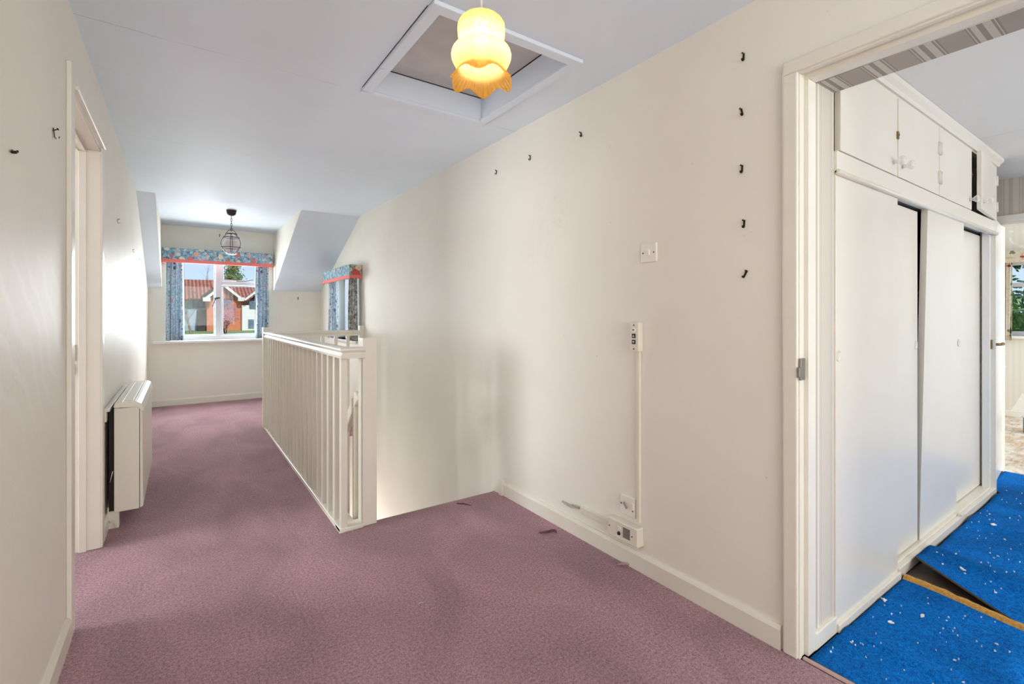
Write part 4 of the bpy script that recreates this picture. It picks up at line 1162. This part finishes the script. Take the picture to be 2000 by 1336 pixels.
for k, (x, y, h, lab) in enumerate(((16.5, 2.3, 7.0, 'leafy green tree close outside the far room window'), (22, 3.6, 9.0, 'tall green tree behind the leafy one outside the far room window'))):
    tree('leafy_tree', (x, y, -3), h, 1.0, 4, M['leaf'] if k == 0 else M['leaf_dark'], 6000, .12, lab, M['bark'])
struct('lawn_side', MB().box(9.5, 60, -40, 9, -3.1, -3.0), M['lawn'], label='lawn outside the far room window', cat='lawn')

# ------------------------------------------------------------------ sky
wd_ = bpy.data.worlds.new('sky'); bpy.context.scene.world = wd_; wd_.use_nodes = True
nt = wd_.node_tree; nt.nodes.clear()
o_ = nt.nodes.new('ShaderNodeOutputWorld'); bg = nt.nodes.new('ShaderNodeBackground')
tc = nt.nodes.new('ShaderNodeTexCoord'); sp = nt.nodes.new('ShaderNodeSeparateXYZ'); rp = nt.nodes.new('ShaderNodeValToRGB')
e = rp.color_ramp.elements
e[0].position = 0; e[0].color = (*lin((206, 226, 250)), 1); e[1].position = .25; e[1].color = (*lin((172, 204, 244)), 1)
x = e.new(.8); x.color = (*lin((120, 165, 225)), 1)
nt.links.new(tc.outputs['Generated'], sp.inputs[0]); nt.links.new(sp.outputs[2], rp.inputs[0]); nt.links.new(rp.outputs[0], bg.inputs[0]); nt.links.new(bg.outputs[0], o_.inputs[0])
bg.inputs[1].default_value = 1.0

# ------------------------------------------------------------------ lights
def light(name, typ, loc, target, power, size=None, size_y=None, col=(1, 1, 1), **kw):
    d = bpy.data.lights.new(name, typ); d.energy = power; d.color = col
    if typ == 'AREA':
        d.shape = 'RECTANGLE'; d.size = size; d.size_y = size_y
    for k, v in kw.items(): setattr(d, k, v)
    o = bpy.data.objects.new(name, d); C.objects.link(o); o.location = loc
    dv = Vector(target) - Vector(loc)
    o.rotation_euler = dv.to_track_quat('-Z', 'Y').to_euler()
    return o
light('sun', 'SUN', (20, -20, 20), (20 - .06, -20 + .86, 20 - .56), 2.4, col=(1, .95, .86), angle=.01)
DAY = (.93, .965, 1.0)
light('daylight_dormer', 'AREA', (.45, YF + .16, 1.42), (.45, 3.0, .8), 84, 1.1, 1.1, DAY)
light('daylight_side_window', 'AREA', (2.9, 6.3, 1.5), (1.7, 6.3, 1.25), 34, 1.3, 1.2, DAY)
light('back_fill', 'AREA', (.70, YB - .12, 1.45), (.70, 3, 2.6), 50, 1.45, 1.25, (1, .99, .97))  # added fill behind the camera, tilted up to brighten the ceiling
light('daylight_side_room', 'AREA', (XLR - .10, 3.37, 1.45), (0, 3.15, 1.5), 98, 1.32, 1.15, DAY)
light('daylight_bedroom', 'AREA', (3.5, -2.68, 1.4), (3.3, 1, 1.5), 54, 2.1, 1.15, (1, .985, .96))
light('far_room_fill', 'AREA', (6.6, -2.4, 1.4), (6.6, 1, 1.1), 78, 1.6, 1.2, DAY)  # added lamp by the windowless side wall, standing in for the window's daylight
light('stairwell_fill', 'AREA', (1.28, 5.42, -1.7), (1.28, 3.0, .2), 32, .8, 1.2, DAY)  # added unseen lamp down the stairwell, lifts the dark lower wall
light('pendant_glow', 'POINT', (PX, PY, vz(88)), (PX, PY, 0), 2.2, col=(1, .82, .56), shadow_soft_size=.015)

# ------------------------------------------------------------------ camera
cd = bpy.data.cameras.new('camera'); cam = bpy.data.objects.new('camera', cd); C.objects.link(cam)
cd.sensor_width = 36; cd.lens = FPX * 36 / 2000; cd.sensor_fit = 'HORIZONTAL'
cam.location = (0, 0, CAMH); cam.rotation_euler = (PI / 2, 0, -TH)
cd.shift_y = -(668 - HV) / 2000
cd.clip_start = .02; cd.clip_end = 400
sc = bpy.context.scene; sc.camera = cam
sc.view_settings.view_transform = 'Standard'; sc.view_settings.look = 'None'
sc.view_settings.gamma = 1; sc.view_settings.use_curve_mapping = False
sc.view_settings.exposure = 0.2
sc.cycles.max_bounces = 10; sc.cycles.diffuse_bounces = 6; sc.cycles.glossy_bounces = 4
sc.cycles.transparent_max_bounces = 16; sc.cycles.caustics_reflective = False; sc.cycles.caustics_refractive = False
sc.cycles.sample_clamp_indirect = 6
